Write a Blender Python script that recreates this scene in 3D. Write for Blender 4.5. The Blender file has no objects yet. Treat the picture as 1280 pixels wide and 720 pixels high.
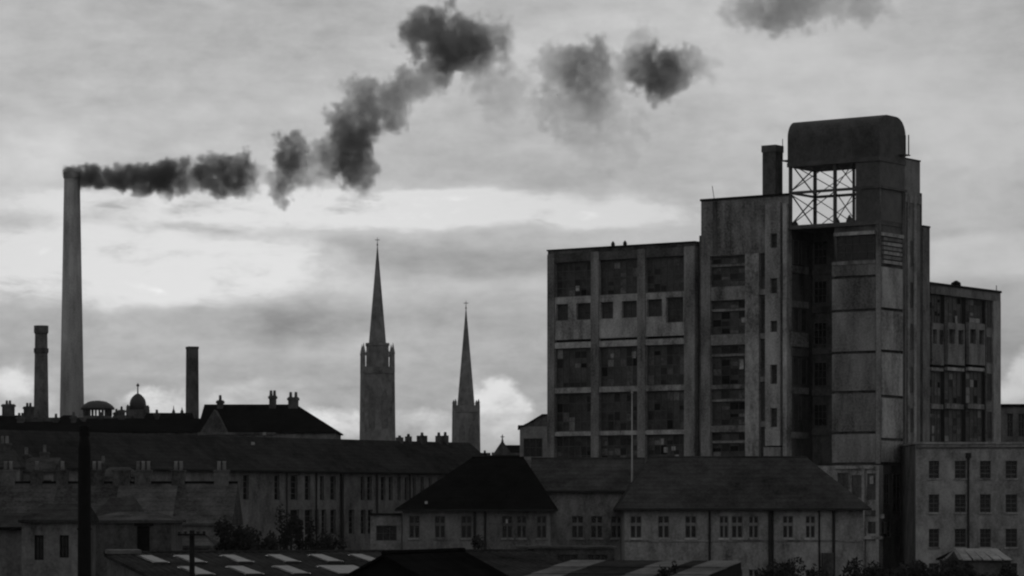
import bpy, math, random
from mathutils import Vector
R = math.radians
random.seed(7)
sc = bpy.context.scene
col = sc.collection

# ------------------------------------------------------------------ camera
F = 3864.0            # focal length in pixels of a 1280 px wide frame
CAMZ = 8.0
cd = bpy.data.cameras.new('camera')
cam = bpy.data.objects.new('camera', cd); col.objects.link(cam)
cam.location = (0, 0, CAMZ); cam.rotation_euler = (R(90), 0, 0)
cd.sensor_width = 36.0; cd.lens = 36.0 * F / 1280.0
cd.shift_y = (640 - 360) / 1280.0      # rising front: verticals stay upright
cd.clip_start = 1.0; cd.clip_end = 8000.0
sc.camera = cam

# ------------------------------------------------------------------ world / sky
SUN_EL, SUN_AZ = R(11), R(-5)       # low sun behind the cloud, ahead and to the left
world = bpy.data.worlds.new('World'); sc.world = world; world.use_nodes = True
wt = world.node_tree; wt.nodes.clear()

class N:
    """small arithmetic wrapper round shader or geometry math nodes"""
    tree = None
    def __init__(s, sock): s.s = sock
    @staticmethod
    def m(op, *a, clamp=False):
        n = N.tree.nodes.new('ShaderNodeMath'); n.operation = op; n.use_clamp = clamp
        for i, v in enumerate(a):
            if isinstance(v, N): N.tree.links.new(v.s, n.inputs[i])
            else: n.inputs[i].default_value = v
        return N(n.outputs[0])
    def __add__(s, o): return N.m('ADD', s, o)
    __radd__ = __add__
    def __sub__(s, o): return N.m('SUBTRACT', s, o)
    def __rsub__(s, o): return N.m('SUBTRACT', o, s)
    def __mul__(s, o): return N.m('MULTIPLY', s, o)
    __rmul__ = __mul__
    def __truediv__(s, o): return N.m('DIVIDE', s, o)
def sstep(v, a, b, lo=0.0, hi=1.0):
    n = N.tree.nodes.new('ShaderNodeMapRange'); n.interpolation_type = 'SMOOTHSTEP'
    N.tree.links.new(v.s, n.inputs['Value'])
    n.inputs['From Min'].default_value = a; n.inputs['From Max'].default_value = b
    n.inputs['To Min'].default_value = lo; n.inputs['To Max'].default_value = hi
    return N(n.outputs['Result'])
def combine(x, y, z):
    n = N.tree.nodes.new('ShaderNodeCombineXYZ')
    for i, v in enumerate((x, y, z)):
        if isinstance(v, N): N.tree.links.new(v.s, n.inputs[i])
        else: n.inputs[i].default_value = v
    return n.outputs[0]
def noise(vec, scale=1.0, detail=5.0, rough=0.55):
    n = N.tree.nodes.new('ShaderNodeTexNoise')
    N.tree.links.new(vec, n.inputs['Vector'])
    n.inputs['Scale'].default_value = scale; n.inputs['Detail'].default_value = detail
    n.inputs['Roughness'].default_value = rough
    return N(n.outputs[0])

N.tree = wt
tc = wt.nodes.new('ShaderNodeTexCoord')
sep = wt.nodes.new('ShaderNodeSeparateXYZ'); wt.links.new(tc.outputs['Generated'], sep.inputs[0])
dx, dy, dz = (N(sep.outputs[i]) for i in range(3))
az = N.m('ARCTAN2', dx, dy)
el = N.m('ARCSINE', dz)
A = az * F                            # sky longitude, scaled
E = 640.0 - el * F                    # sky latitude, scaled (down is positive)
w1 = noise(combine(A * (1/230.), E * (1/90.), 3.1), detail=4) - 0.5
w2 = noise(combine(A * (1/200.), E * (1/70.), 9.7), detail=4) - 0.5
WA = A + w1 * 150.0
WE = E + w2 * 46.0
def patch(cx, cy, rx, ry, soft=0.5, wob=True):
    a, e = (WA, WE) if wob else (A, E)
    u = (a - (cx - 640.0)) * (1.0 / rx); v = (e - cy) * (1.0 / ry)
    d = N.m('SQRT', u * u + v * v)
    return sstep(d, 1 - soft, 1 + soft, 1.0, 0.0)
streak = noise(combine(A * (1/420.), E * (1/55.), 0.7), detail=6, rough=0.6) - 0.5
mott = noise(combine(A * (1/120.), E * (1/42.), 5.2), detail=6, rough=0.6) - 0.5
fine = noise(combine(A * (1/34.), E * (1/20.), 15.2), detail=5, rough=0.6) - 0.5
big = noise(combine(A * (1/520.), E * (1/210.), 33.0), detail=4, rough=0.55) - 0.5
cell = noise(combine(WA * (1/85.), WE * (1/58.), 61.0), detail=6, rough=0.6) - 0.5
V = 0.475 + streak * 0.15 + mott * 0.22 + fine * 0.12 + big * 0.24 + cell * 0.20
wisp = noise(combine(WA * (1/130.), WE * (1/30.), 41.0) , detail=6, rough=0.62) - 0.5
bright = 0.30 * patch(110, 335, 290, 42, .35) + 0.24 * patch(330, 262, 330, 27, .45) + 0.21 * patch(560, 262, 260, 20, .6) + 0.17 * patch(740, 270, 130, 11, .7)
bright = N.m('MINIMUM', bright, 0.40)
deck = sstep(E + w2 * 24.0 + cell * 16.0, 233, 247, .25, 1.0)      # underside of the upper sheet
V = V + bright * deck * (1.0 + wisp * 3.2 + mott * 1.8 + cell * 2.2)
V = V + 0.10 * patch(10, 205, 110, 60, .7)
V = V - 0.15 * patch(520, 325, 260, 21, .5)
V = V - 0.09 * patch(235, 287, 60, 9, .8)
V = V - 0.12 * patch(385, 400, 75, 30, .8)
V = V - 0.05 * patch(700, 190, 230, 70, .9)
V = V + 0.15 * patch(1230, 325, 110, 26, .4)
V = V + 0.13 * patch(1150, 120, 420, 200, .9)
V = V - 0.09 * sstep(E + w2 * 60.0, 345, 400)
# heaped cloud with bright crests low over the town
bill = noise(combine(A * (1/120.), E * (1/70.), 21.4), detail=6, rough=0.55)
band = sstep(E, 430, 500) * sstep(E, 520, 640, 1.0, 0.4)
V = V + sstep(bill + w2 * 0.3, 0.50, 0.64) * band * 0.07
V = V - sstep(bill + w1 * 0.2, 0.47, 0.36) * band * 0.05
c1 = noise(combine(A * (1/48.), E * (1/40.), 77.0), detail=4, rough=0.6) - 0.5
c2 = noise(combine(A * (1/48.), E * (1/40.), 91.0), detail=4, rough=0.6) - 0.5
CA = A + c1 * 70.0; CE = E + c2 * 46.0
def heap(cx, cy, rx, ry, top):
    """one heaped cloud: bright crest, greyer body below"""
    u = (CA - (cx - 640.0)) * (1.0 / rx); v = (CE - cy) * (1.0 / ry)
    d = N.m('SQRT', u * u + v * v)
    return sstep(d, .70, 1.15, 1.0, 0.0) * sstep(CE, cy - ry, cy + ry * .8, top * .85, top * .05) * (1.0 + cell * 2.5 + fine * 2.0)
V = V + heap(205, 520, 52, 34, .30) + heap(410, 548, 74, 40, .32) + heap(620, 520, 46, 48, .34) + heap(15, 510, 60, 48, .26)
V = V + heap(1285, 500, 44, 62, .30) + heap(530, 540, 60, 30, .16) + heap(300, 530, 46, 60, .10) + heap(115, 540, 50, 30, .14)
V = V - sstep(V, .62, 1.1, 0.0, .34)      # the glare rolls off
V = N.m('MAXIMUM', V, 0.12)
sky = wt.nodes.new('ShaderNodeTexSky'); sky.sky_type = 'NISHITA'; sky.sun_disc = False
sky.sun_elevation = SUN_EL; sky.sun_rotation = SUN_AZ
sky.air_density = 1.0; sky.dust_density = 1.5; sky.ozone_density = 1.0
bw = wt.nodes.new('ShaderNodeRGBToBW'); wt.links.new(sky.outputs[0], bw.inputs[0])
NB = N(bw.outputs[0])
# cloud cover: the clear sky's own luminance, filtered by an overcast sheet
total = V * (5.7 + 0.10 * NB)
bg = wt.nodes.new('ShaderNodeBackground'); bg.inputs['Strength'].default_value = 0.1
wt.links.new(combine(total, total, total), bg.inputs['Color'])
wo = wt.nodes.new('ShaderNodeOutputWorld'); wt.links.new(bg.outputs[0], wo.inputs['Surface'])

# ------------------------------------------------------------------ sun
sl = bpy.data.lights.new('sun', 'SUN'); sl.energy = 0.6; sl.angle = R(14); sl.color = (1, 1, 1)
so = bpy.data.objects.new('sun', sl); col.objects.link(so)
sd = Vector((math.sin(SUN_AZ) * math.cos(SUN_EL), math.cos(SUN_AZ) * math.cos(SUN_EL), math.sin(SUN_EL)))
so.rotation_euler = sd.to_track_quat('Z', 'Y').to_euler()
so.location = (0, 0, 200)

sc.view_settings.view_transform = 'Standard'; sc.view_settings.look = 'None'
sc.view_settings.exposure = 0.0; sc.view_settings.gamma = 1.0
sc.view_settings.use_curve_mapping = False
sc.render.engine = 'CYCLES'
world.cycles.sampling_method = 'MANUAL'; world.cycles.sample_map_resolution = 512
sc.cycles.use_denoising = True
sc.cycles.volume_step_rate = 2.0; sc.cycles.volume_max_steps = 192
sc.cycles.max_bounces = 3; sc.cycles.volume_bounces = 0
sc.cycles.pixel_filter_type = 'BLACKMAN_HARRIS'; sc.cycles.filter_width = 2.2   # an old, soft lens

# ------------------------------------------------------------------ materials
MATS = {}
def mat(name, v, rough=0.9, var=0.3, scale=0.9, streak=1.0, spec=0.2, bump=0.0, stain=0.25, courses=0.0):
    if name in MATS: return MATS[name]
    m = bpy.data.materials.new(name); m.use_nodes = True
    t = m.node_tree; N.tree = t
    b = t.nodes['Principled BSDF']
    tcn = t.nodes.new('ShaderNodeTexCoord')
    oi = t.nodes.new('ShaderNodeObjectInfo')
    sp = t.nodes.new('ShaderNodeSeparateXYZ'); t.links.new(tcn.outputs['Object'], sp.inputs[0])
    x, y, z = (N(sp.outputs[i]) for i in range(3))
    rnd = N(oi.outputs['Random'])
    off = rnd * 37.0
    n1 = noise(combine(x * scale + off, y * scale, z * scale / streak), detail=7, rough=0.65)
    n2 = noise(combine(x * 0.16 + off, y * 0.16, z * 0.11), detail=4)
    n3 = noise(combine(x * 5.0 + off, y * 5.0, z * 5.0), detail=3, rough=0.7)
    k = 1.0 + (n1 - 0.5) * (var * 5.0) + (n2 - 0.5) * (stain * 4.0) + (n3 - 0.5) * (var * 3.0) + (rnd - 0.5) * 0.12
    if courses:
        fr = N.m('FRACT', z * courses)
        k = k * (1.0 - sstep(fr, 0.72, 0.95) * 0.22)
    val = N.m('MAXIMUM', k * v, v * 0.3)
    t.links.new(combine(val, val, val), b.inputs['Base Color'])
    b.inputs['Roughness'].default_value = rough
    b.inputs['Specular IOR Level'].default_value = spec
    if bump:
        bp = t.nodes.new('ShaderNodeBump'); bp.inputs['Strength'].default_value = bump
        bp.inputs['Distance'].default_value = 0.05
        t.links.new(n1.s, bp.inputs['Height']); t.links.new(bp.outputs[0], b.inputs['Normal'])
    MATS[name] = m
    return m
BRICK = mat('soot_brick', 0.165, var=0.48, scale=1.1, streak=2.5, stain=0.5)
BRICKP = mat('pale_brick', 0.255, var=0.48, scale=1.2, streak=2.0, stain=0.5)
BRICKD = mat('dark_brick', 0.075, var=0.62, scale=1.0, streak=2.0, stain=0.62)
CONC = mat('weathered_concrete', 0.2, var=0.62, scale=.8, streak=4.0, stain=0.62)
CONCP = mat('pale_concrete', 0.3, var=0.62, scale=.9, streak=3.0, stain=0.62)
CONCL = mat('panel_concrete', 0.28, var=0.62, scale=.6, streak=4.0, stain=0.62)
CONCM = mat('stained_shaded_panel', 0.175, var=0.62, scale=.6, streak=4.0, stain=0.62)  # darker copy of the panel concrete: left face's shade put into the colour
DIM = mat('broken_pane', 0.02, rough=.6, var=.6, scale=2.0, spec=.2)
HAZY = mat('hazy_pane', 0.10, rough=.6, var=.6, scale=2.0, spec=.2)
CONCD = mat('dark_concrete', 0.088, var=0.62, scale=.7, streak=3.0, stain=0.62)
STONE = mat('soot_stone', 0.165, var=0.5, scale=.5, streak=1.5, stain=.3)
LOUVRE = mat('belfry_shutter', 0.125, var=.4)
SLATE = mat('slate', 0.046, rough=.75, var=0.42, scale=.9, stain=0.4, courses=3.2, spec=0.)
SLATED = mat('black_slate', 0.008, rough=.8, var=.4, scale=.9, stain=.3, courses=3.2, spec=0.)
SLATEM = mat('mottled_slate', 0.07, rough=.85, var=.6, scale=.6, stain=.5, courses=3.2, spec=0.)
SLATEB = mat('blue_slate', 0.031, rough=.8, var=0.42, scale=.9, stain=0.4, courses=3.2, spec=0.)
LEAD = mat('lead', 0.05, rough=.6, var=.3)
STEEL = mat('tarred_steel', 0.072, rough=.6, var=.4, scale=.8, stain=.4, spec=.3)
IRON = mat('black_iron', 0.012, rough=.6, var=.4, spec=.3)
SOOT = mat('soot_black', 0.006, rough=.9, var=.4)
SASH = mat('rusty_sash', 0.085, rough=.8, var=.4)
FRAME = mat('white_frame', 0.22, rough=.7, var=.3)
FRAMED = mat('grey_frame', 0.11, rough=.7, var=.3)
GLASS = mat('dark_glass', 0.012, rough=.25, var=.5, scale=1.4, spec=.35, stain=.5)
VOID = mat('void_pane', 0.052, rough=.55, var=.6, scale=.9, spec=.25, stain=.6)  # dark sheet standing in for the unlit inside of glassless openings
BOARD = mat('pale_board', 0.34, rough=.8, var=.5, scale=2.0)
SKYL = mat('skylight_glass', 0.075, rough=.75, var=.45, scale=1.5, spec=.08)
CORR = mat('old_sheeting', 0.035, rough=.8, var=.5, scale=.7, stain=.5, spec=0.)
CORRP = mat('asbestos_sheeting', 0.13, rough=.8, var=.4, scale=.8, stain=.4, spec=0.)
SHEETL = mat('light_sheeting', 0.24, rough=.7, var=.35, scale=.9, stain=.3)
STACKM = mat('tall_stack_brick', 0.32, var=0.4, scale=.5, streak=8.0, stain=.35)
WHITE = mat('white_paint', 0.42, rough=.6, var=.2)
POT = mat('clay_pot', 0.26, rough=.8, var=.3)
WOOD = mat('tarred_wood', 0.008, rough=.85, var=.4)
EARTH = mat('earth', 0.045, var=.5, scale=.2, stain=.5)
LEAF = mat('dark_leaves', 0.016, rough=.8, var=.6, scale=2.0)
BARK = mat('bark', 0.03, var=.4)

# ------------------------------------------------------------------ mesh helpers
class MB:
    def __init__(s): s.v = []; s.f = []
    def add(s, vs, fs):
        b = len(s.v); s.v += [tuple(p) for p in vs]; s.f += [tuple(b + i for i in f) for f in fs]; return s
    def box(s, x0, x1, y0, y1, z0, z1):
        return s.add([(x0,y0,z0),(x1,y0,z0),(x1,y1,z0),(x0,y1,z0),(x0,y0,z1),(x1,y0,z1),(x1,y1,z1),(x0,y1,z1)],
                     [(0,3,2,1),(4,5,6,7),(0,1,5,4),(1,2,6,5),(2,3,7,6),(3,0,4,7)])
    def lathe(s, prof, n=16, cx=0., cy=0., rot=0.):
        vs = []; fs = []
        for r, z in prof:
            for k in range(n):
                a = rot + 2 * math.pi * k / n
                vs.append((cx + r * math.cos(a), cy + r * math.sin(a), z))
        for i in range(len(prof) - 1):
            for k in range(n):
                k2 = (k + 1) % n
                fs.append((i*n+k, i*n+k2, (i+1)*n+k2, (i+1)*n+k))
        fs.append(tuple(reversed(range(n)))); fs.append(tuple(range((len(prof)-1)*n, len(prof)*n)))
        return s.add(vs, fs)
    def bar(s, p, q, r=0.06, n=6):
        p = Vector(p); q = Vector(q); d = (q - p).normalized()
        a = d.orthogonal().normalized(); b = d.cross(a)
        vs = [p + (a*math.cos(2*math.pi*k/n) + b*math.sin(2*math.pi*k/n))*r for k in range(n)]
        vs += [v + (q - p) for v in vs]
        fs = [(k, (k+1) % n, n+(k+1) % n, n+k) for k in range(n)]
        fs += [tuple(reversed(range(n))), tuple(range(n, 2*n))]
        return s.add(vs, fs)
    def extrude_x(s, prof, x0, x1):
        """closed (y, z) profile swept along x"""
        n = len(prof)
        vs = [(x0, y, z) for y, z in prof] + [(x1, y, z) for y, z in prof]
        fs = [(k, (k+1) % n, n+(k+1) % n, n+k) for k in range(n)]
        fs += [tuple(reversed(range(n))), tuple(range(n, 2*n))]
        return s.add(vs, fs)
    def extrude_y(s, prof, y0, y1):
        n = len(prof)
        vs = [(x, y0, z) for x, z in prof] + [(x, y1, z) for x, z in prof]
        fs = [(k, (k+1) % n, n+(k+1) % n, n+k) for k in range(n)]
        fs += [tuple(reversed(range(n))), tuple(range(n, 2*n))]
        return s.add(vs, fs)
    def hip(s, x0, x1, y0, y1, ze, zr, rx0, rx1, ry=None, th=0.16):
        """hipped roof solid; rx0 = x0 or rx1 = x1 gives a gable end"""
        ry = (y0 + y1) / 2 if ry is None else ry
        return s.add([(x0,y0,ze-th),(x1,y0,ze-th),(x1,y1,ze-th),(x0,y1,ze-th),(x0,y0,ze),(x1,y0,ze),(x1,y1,ze),(x0,y1,ze),(rx0,ry,zr),(rx1,ry,zr)],
                     [(0,3,2,1),(0,1,5,4),(1,2,6,5),(2,3,7,6),(3,0,4,7),(4,5,9,8),(6,7,8,9),(5,6,9),(7,4,8)])
    def mesh(s, name):
        me = bpy.data.meshes.new(name); me.from_pydata(s.v, [], s.f)
        import bmesh
        bm = bmesh.new(); bm.from_mesh(me); bmesh.ops.recalc_face_normals(bm, faces=bm.faces); bm.to_mesh(me); bm.free()
        return me
    def build(s, name, m, parent=None, loc=None, rz=0.0, smooth=False):
        me = s.mesh(name); me.materials.append(m)
        if smooth:
            for p in me.polygons: p.use_smooth = True
        return link(name, me, parent, loc, rz)
def link(name, me, parent=None, loc=None, rz=0.0):
    o = bpy.data.objects.new(name, me); col.objects.link(o); o.parent = parent
    if loc: o.location = loc
    o.rotation_euler = (0, 0, rz)
    return o
def thing(name, label, cat, loc=(0,0,0), rz=0.0, group=None):
    o = bpy.data.objects.new(name, None); col.objects.link(o)
    o.empty_display_size = 0.5
    o.location = loc; o.rotation_euler = (0, 0, rz)
    o['label'] = label; o['category'] = cat
    if group: o['group'] = group
    return o
def tag(o, label, cat, group=None):
    o['label'] = label; o['category'] = cat
    if group: o['group'] = group
    return o
def bx(name, m, parent, x0, x1, y0, y1, z0, z1):
    return MB().box(x0, x1, y0, y1, z0, z1).build(name, m, parent)

def speckle(win, x0, z0, w, h, nx, nz, n, seed, mats=None):
    """odd panes in a big steel sash: missing, boarded or grimed over"""
    rg = random.Random(seed); gw, gh = (w-.14)/nx, (h-.14)/nz
    for k, (i, j) in enumerate(rg.sample([(i, j) for i in range(nx) for j in range(nz)], min(n, nx*nz))):
        MB().box(.07+i*gw+.03, .07+i*gw+gw-.03, .03, .043, .07+j*gh+.03, .07+j*gh+gh*rg.choice((.5, .75, 1, 1))-.03).build('pane', rg.choice(mats or (HAZY, HAZY, CONCM, DIM, DIM, DIM, SOOT)), win)
WCACHE = {}
class Facade:
    """vertical wall plane of a building: x along it, y < 0 outwards, z up; rz turns it"""
    def __init__(s, parent, loc=(0,0,0), rz=0.0): s.p = parent; s.loc = Vector(loc); s.rz = rz
    def at(s, x, y, z):
        c, n = math.cos(s.rz), math.sin(s.rz)
        return (s.loc.x + c*x - n*y, s.loc.y + n*x + c*y, s.loc.z + z)
    def box(s, name, m, x0, x1, y0, y1, z0, z1, parent=None):
        b = MB().box(x0, x1, y0, y1, z0, z1)
        return b.build(name, m, parent or s.p, tuple(s.loc) if parent is None else None, s.rz if parent is None else 0)
    def wall(s, m, x0, x1, z0, z1, openings=(), th=0.38, name='wall'):
        xs = sorted({x0, x1, *[v for o in openings for v in o[:2]]})
        zs = sorted({z0, z1, *[v for o in openings for v in o[2:4]]})
        xs = [v for v in xs if x0 <= v <= x1]; zs = [v for v in zs if z0 <= v <= z1]
        b = MB()
        def hole(x, z): return any(o[0] < x < o[1] and o[2] < z < o[3] for o in openings)
        for i in range(len(xs)-1):
            for j in range(len(zs)-1):
                if hole((xs[i]+xs[i+1])/2, (zs[j]+zs[j+1])/2): continue
                b.add([(xs[i],0,zs[j]),(xs[i+1],0,zs[j]),(xs[i+1],0,zs[j+1]),(xs[i],0,zs[j+1])], [(0,1,2,3)])
        for o in openings:
            a0, a1, c0, c1 = o[:4]
            b.add([(a0,0,c0),(a1,0,c0),(a1,0,c1),(a0,0,c1),(a0,th,c0),(a1,th,c0),(a1,th,c1),(a0,th,c1)],
                  [(0,4,5,1),(1,5,6,2),(2,6,7,3),(3,7,4,0)])
        b.add([(x0,0,z0),(x1,0,z0),(x1,0,z1),(x0,0,z1),(x0,th,z0),(x1,th,z0),(x1,th,z1),(x0,th,z1)],
              [(0,1,5,4),(1,2,6,5),(2,3,7,6),(3,0,4,7)])
        me = bpy.data.meshes.new(name); me.from_pydata(b.v, [], b.f); me.materials.append(m)
        return link(name, me, s.p, tuple(s.loc), s.rz)
    def window(s, x0, x1, z0, z1, nx=2, nz=3, fm=None, pm=None, rec=0.2, fw=0.06, bw=0.04, sill=None, name='window', trans=None):
        w, h = round(x1-x0, 3), round(z1-z0, 3)
        fm = fm or FRAME; pm = pm or GLASS
        key = (w, h, nx, nz, fm.name, fw, bw, trans)
        if key not in WCACHE:
            b = MB(); t = 0.07
            b.box(0, fw, 0, t, 0, h); b.box(w-fw, w, 0, t, 0, h); b.box(fw, w-fw, 0, t, 0, fw); b.box(fw, w-fw, 0, t, h-fw, h)
            for i in range(1, nx):
                x = fw + (w-2*fw)*i/nx; b.box(x-bw/2, x+bw/2, 0.008, t-.01, fw, h-fw)
            for j in range(1, nz):
                z = fw + (h-2*fw)*j/nz; b.box(fw, w-fw, 0.013, t-.016, z-bw/2, z+bw/2)
            if trans:
                z = h*trans; b.box(fw, w-fw, -0.012, t-.02, z-bw, z+bw)
            me = b.mesh('window'); me.materials.append(fm)
            p = MB().box(fw*.5, w-fw*.5, 0.045, 0.055, fw*.5, h-fw*.5).mesh('pane')
            WCACHE[key] = (me, p, {})
        me, p, pd = WCACHE[key]
        if pm.name not in pd:
            q = p.copy(); q.materials.append(pm); pd[pm.name] = q
        o = link(name, me, s.p, s.at(x0, rec, z0), s.rz)
        link('pane', pd[pm.name], o)
        if sill:
            MB().box(-.08, w+.08, -rec-.09, -.004, -.13, -.004).build('sill', sill, o)
        return o
    def pipe(s, x, z0, z1, r=0.06, m=None, y=-0.1, name='downpipe', head=False):
        b = MB().bar((x, y, z0), (x, y, z1), r, 8)
        if head: b.box(x-.22, x+.22, y-.2, y+.09, z1-.05, z1+.4)
        return b.build(name, m or IRON, s.p, tuple(s.loc), s.rz)

def X(px, Y): return (px - 640) / F * Y
def Z(py, Y): return CAMZ + (640 - py) / F * Y

# ================================================================== GROUND
def ground_z(x, y):
    t = min(1, max(0, (y - 330) / 120.)); t = t*t*(3-2*t)
    return 4.5 * t
gx = [-3000, -900, -400, -200, -120, -60, 0, 60, 120, 200, 400, 900, 3000]
gy = [-400, 0, 100, 200, 300, 330, 350, 370, 390, 410, 430, 450, 600, 1000, 2000, 6000]
b = MB()
for y in gy:
    for x in gx: b.v.append((x, y, ground_z(x, y)))
for j in range(len(gy)-1):
    for i in range(len(gx)-1):
        k = j*len(gx)+i; b.f.append((k, k+1, k+1+len(gx), k+len(gx)))
g = b.build('ground', EARTH); g['kind'] = 'structure'

# ================================================================== FACTORY
FX, FY = 3.30, 290.0
FROT = math.atan2(-.5812, .8138)
U = Vector((.8138, -.5812)); W = Vector((.5812, .8138))
def fs(px, d=0.0):      # metres along the front for a bearing, on the plane d behind it
    k = (px - 640) / F
    return (k*(FY + W.y*d) - FX - W.x*d) / (U.x - U.y*k)
def ft(px, s):          # metres back along the side plane at s
    k = (px - 640) / F
    return (k*(FY + U.y*s) - FX - U.x*s) / (W.x - W.y*k)
def fz(py, s, t=0.0):
    return CAMZ + (640 - py) / F * (FY + U.y*s + W.y*t)

fac = thing('factory_building', 'gutted concrete framed factory block with stair tower and rooftop water tank', 'factory', (FX, FY, 0), FROT)
front = Facade(fac)
# --- left wing
XR = fs(868)
ZR = 32.6
bx('core_block', CONCD, fac, 0.0, XR, 0.75, 14.0, 0.0, ZR-.45)
bx('parapet', CONCD, fac, 0.0, XR, 0.10, 14.0, ZR-.45, ZR-.13)
bx('coping', SOOT, fac, -.08, XR+.05, 0.0, 14.1, ZR-.13, ZR)
piers = [(0.0, fs(692.5)), (fs(738.5), fs(748)), (fs(796.5), fs(806)), (fs(855), XR)]
for a, c in piers:
    bx('pier', CONC, fac, a, c, 0.0, 0.75, 0.0, ZR-.45)
bays = [(piers[i][1], piers[i+1][0]) for i in range(3)]
bx('head_beam', CONCD, fac, piers[0][1], piers[3][0], 0.12, 0.75, 31.35, ZR-.46)
rows = [(28.1, 31.35), (19.6, 23.3), (15.5, 19.1), (11.4, 15.1), (7.3, 10.9), (3.2, 6.8), (0.0, 2.8)]
pale = {(0, 0): [(.52, .16)], (3, 2): [(.02, .10), (.32, .75), (.42, .55), (.62, .60), (.70, .35), (.34, .30)], (1, 1): [(.25, .72), (.8, .7)]}
for bi, (a, c) in enumerate(bays):
    for ri, (z0, z1) in enumerate(rows):
        w = front.window(a, c, z0, z1, 6, 4, SASH, VOID, rec=.42, fw=.07, bw=.05)
        if ri < 5: speckle(w, 0, 0, c-a, z1-z0, 6, 4, (7, 11, 9, 13, 8)[ri], 100*bi+ri)
        for (u, v) in pale.get((ri, bi), []):
            MB().box(u*(c-a), u*(c-a)+.42, .02, .04, v*(z1-z0), v*(z1-z0)+random.uniform(.35, .75)).build('loose_board', BOARD, w)
    for z0, z1 in ((23.3, 23.85), (19.1, 19.6), (15.1, 15.5), (10.9, 11.4), (6.8, 7.3), (2.8, 3.2)):
        bx('spandrel_band', CONCP, fac, a, c, 0.10, 0.75, z0, z1)
    # pale infill storey with two small square openings
    m = (a + c) / 2; wd = c - a
    ops = [(a+.03*wd, a+.36*wd, 25.9, 27.45), (a+.58*wd, a+.97*wd, 25.9, 27.45)]
    if bi == 2: ops = [(a+.03*wd, a+.42*wd, 25.9, 27.5), (a+.52*wd, a+.96*wd, 25.3, 27.6)]
    f2 = Facade(fac, (0, .14, 0))
    f2.wall(CONCP, a, c, 24.1, 28.1, ops, .5, 'infill_panel')
    for o_ in ops: f2.window(*o_, 2, 2, SASH, VOID, rec=.3)
    bx('recess_strip', SOOT, fac, a, c, 0.4, 0.75, 23.85, 24.1)
# mast stubs on the parapet
for px in (764, 779):
    MB().lathe([(.18, ZR), (.18, ZR+.25), (.05, ZR+.45)], 8, fs(px), .3).build('vent_stub', IRON, fac)

# --- set-back link between wing and stair block
BX0, BX1 = fs(876), fs(985.5)
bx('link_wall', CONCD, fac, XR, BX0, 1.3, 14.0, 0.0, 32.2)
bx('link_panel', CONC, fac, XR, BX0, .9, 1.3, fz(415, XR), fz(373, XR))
for py0, py1 in ((326, 366), (425, 470), (480, 525), (535, 575)):
    Facade(fac, (0, 1.3, 0)).window(XR+.1, BX0-.1, fz(py1, XR), fz(py0, XR), 2, 4, SASH, VOID, rec=-.08)

# --- stair block
BZ = 36.35
ST = fs(950)                       # column where the smoke stack stands
bx('core_block', CONCD, fac, BX0, BX1, .6, 14.0, 0.0, 33.5)
bx('coping', SOOT, fac, BX0-.06, BX1+.06, -.06, .46, BZ-.2, BZ)
bx('top_wall', CONC, fac, BX0, BX1, 0.05, .4, 31.15, BZ-.2)
bx('roof_house', CONCD, fac, BX0+.1, BX0+4.2, .4, 5.0, 33.5, BZ-.3)
bx('wall_shoulder', CONCD, fac, BX0-.35, BX0, .3, 13.9, 0.0, fz(294, BX0))
bx('pier', CONC, fac, BX0, fs(887.5), 0.0, .6, 0.0, 31.15)
bx('pilaster', CONCD, fac, fs(891), fs(896), -.02, .05, 31.3, BZ-.3)
bx('pier', CONCP, fac, fs(932), fs(949), -.1, .6, 0.0, 31.15)
brows = [(319.6, 332, 358), (375, 388, 418), (431, 444.5, 481), (486, 501, 532), (540, 553, 585)]
wx0, wx1 = fs(887.5), fs(932)
last = 31.15
for t_, mid_, b_ in brows:
    zt, zm, zb = (fz(v, (wx0+wx1)/2) for v in (t_, mid_, b_))
    if last - zt > .05: bx('spandrel', CONC, fac, wx0, wx1, .12, .6, zt, last)
    speckle(front.window(wx0, wx1, zm+.15, zt, 4, 1, SASH, VOID, rec=.35), 0, 0, wx1-wx0, zt-zm-.15, 4, 1, 2, int(zt*7), (DIM, HAZY, DIM))
    bx('transom', CONC, fac, wx0, wx1, .25, .6, zm-.05, zm+.15)
    speckle(front.window(wx0, wx1, zb, zm-.05, 4, 3, SASH, VOID, rec=.38), 0, 0, wx1-wx0, zm-.05-zb, 4, 3, 7, int(zb*11), (DIM, SOOT, HAZY, CONCM))
    last = zb
bx('lower_wall', CONC, fac, wx0, wx1, .1, .6, 0.0, last)
front.window(fs(923.5), fs(929.5), fz(404, 21), fz(396, 21), 1, 1, SASH, BOARD, rec=.30)
front.window(fs(921), fs(928), fz(462, 21), fz(448, 21), 1, 1, SASH, BOARD, rec=.30)
# narrow window strip
sx0, sx1 = fs(949), fs(958)
bx('strip_wall', CONCD, fac, sx0, sx1, .35, .6, 0.0, 31.15)
for t_, b_ in ((319, 346), (372, 405), (428, 460), (482, 512), (538, 566)):
    front.window(sx0+.08, sx1-.08, fz(b_, sx0), fz(t_, sx0), 1, 4, SASH, VOID, rec=.24)
for z in (fz(365, sx0), fz(420, sx0), fz(474, sx0), fz(530, sx0)):
    bx('strip_band', CONC, fac, sx0, sx1, .1, .35, z-.25, z+.25)
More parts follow.
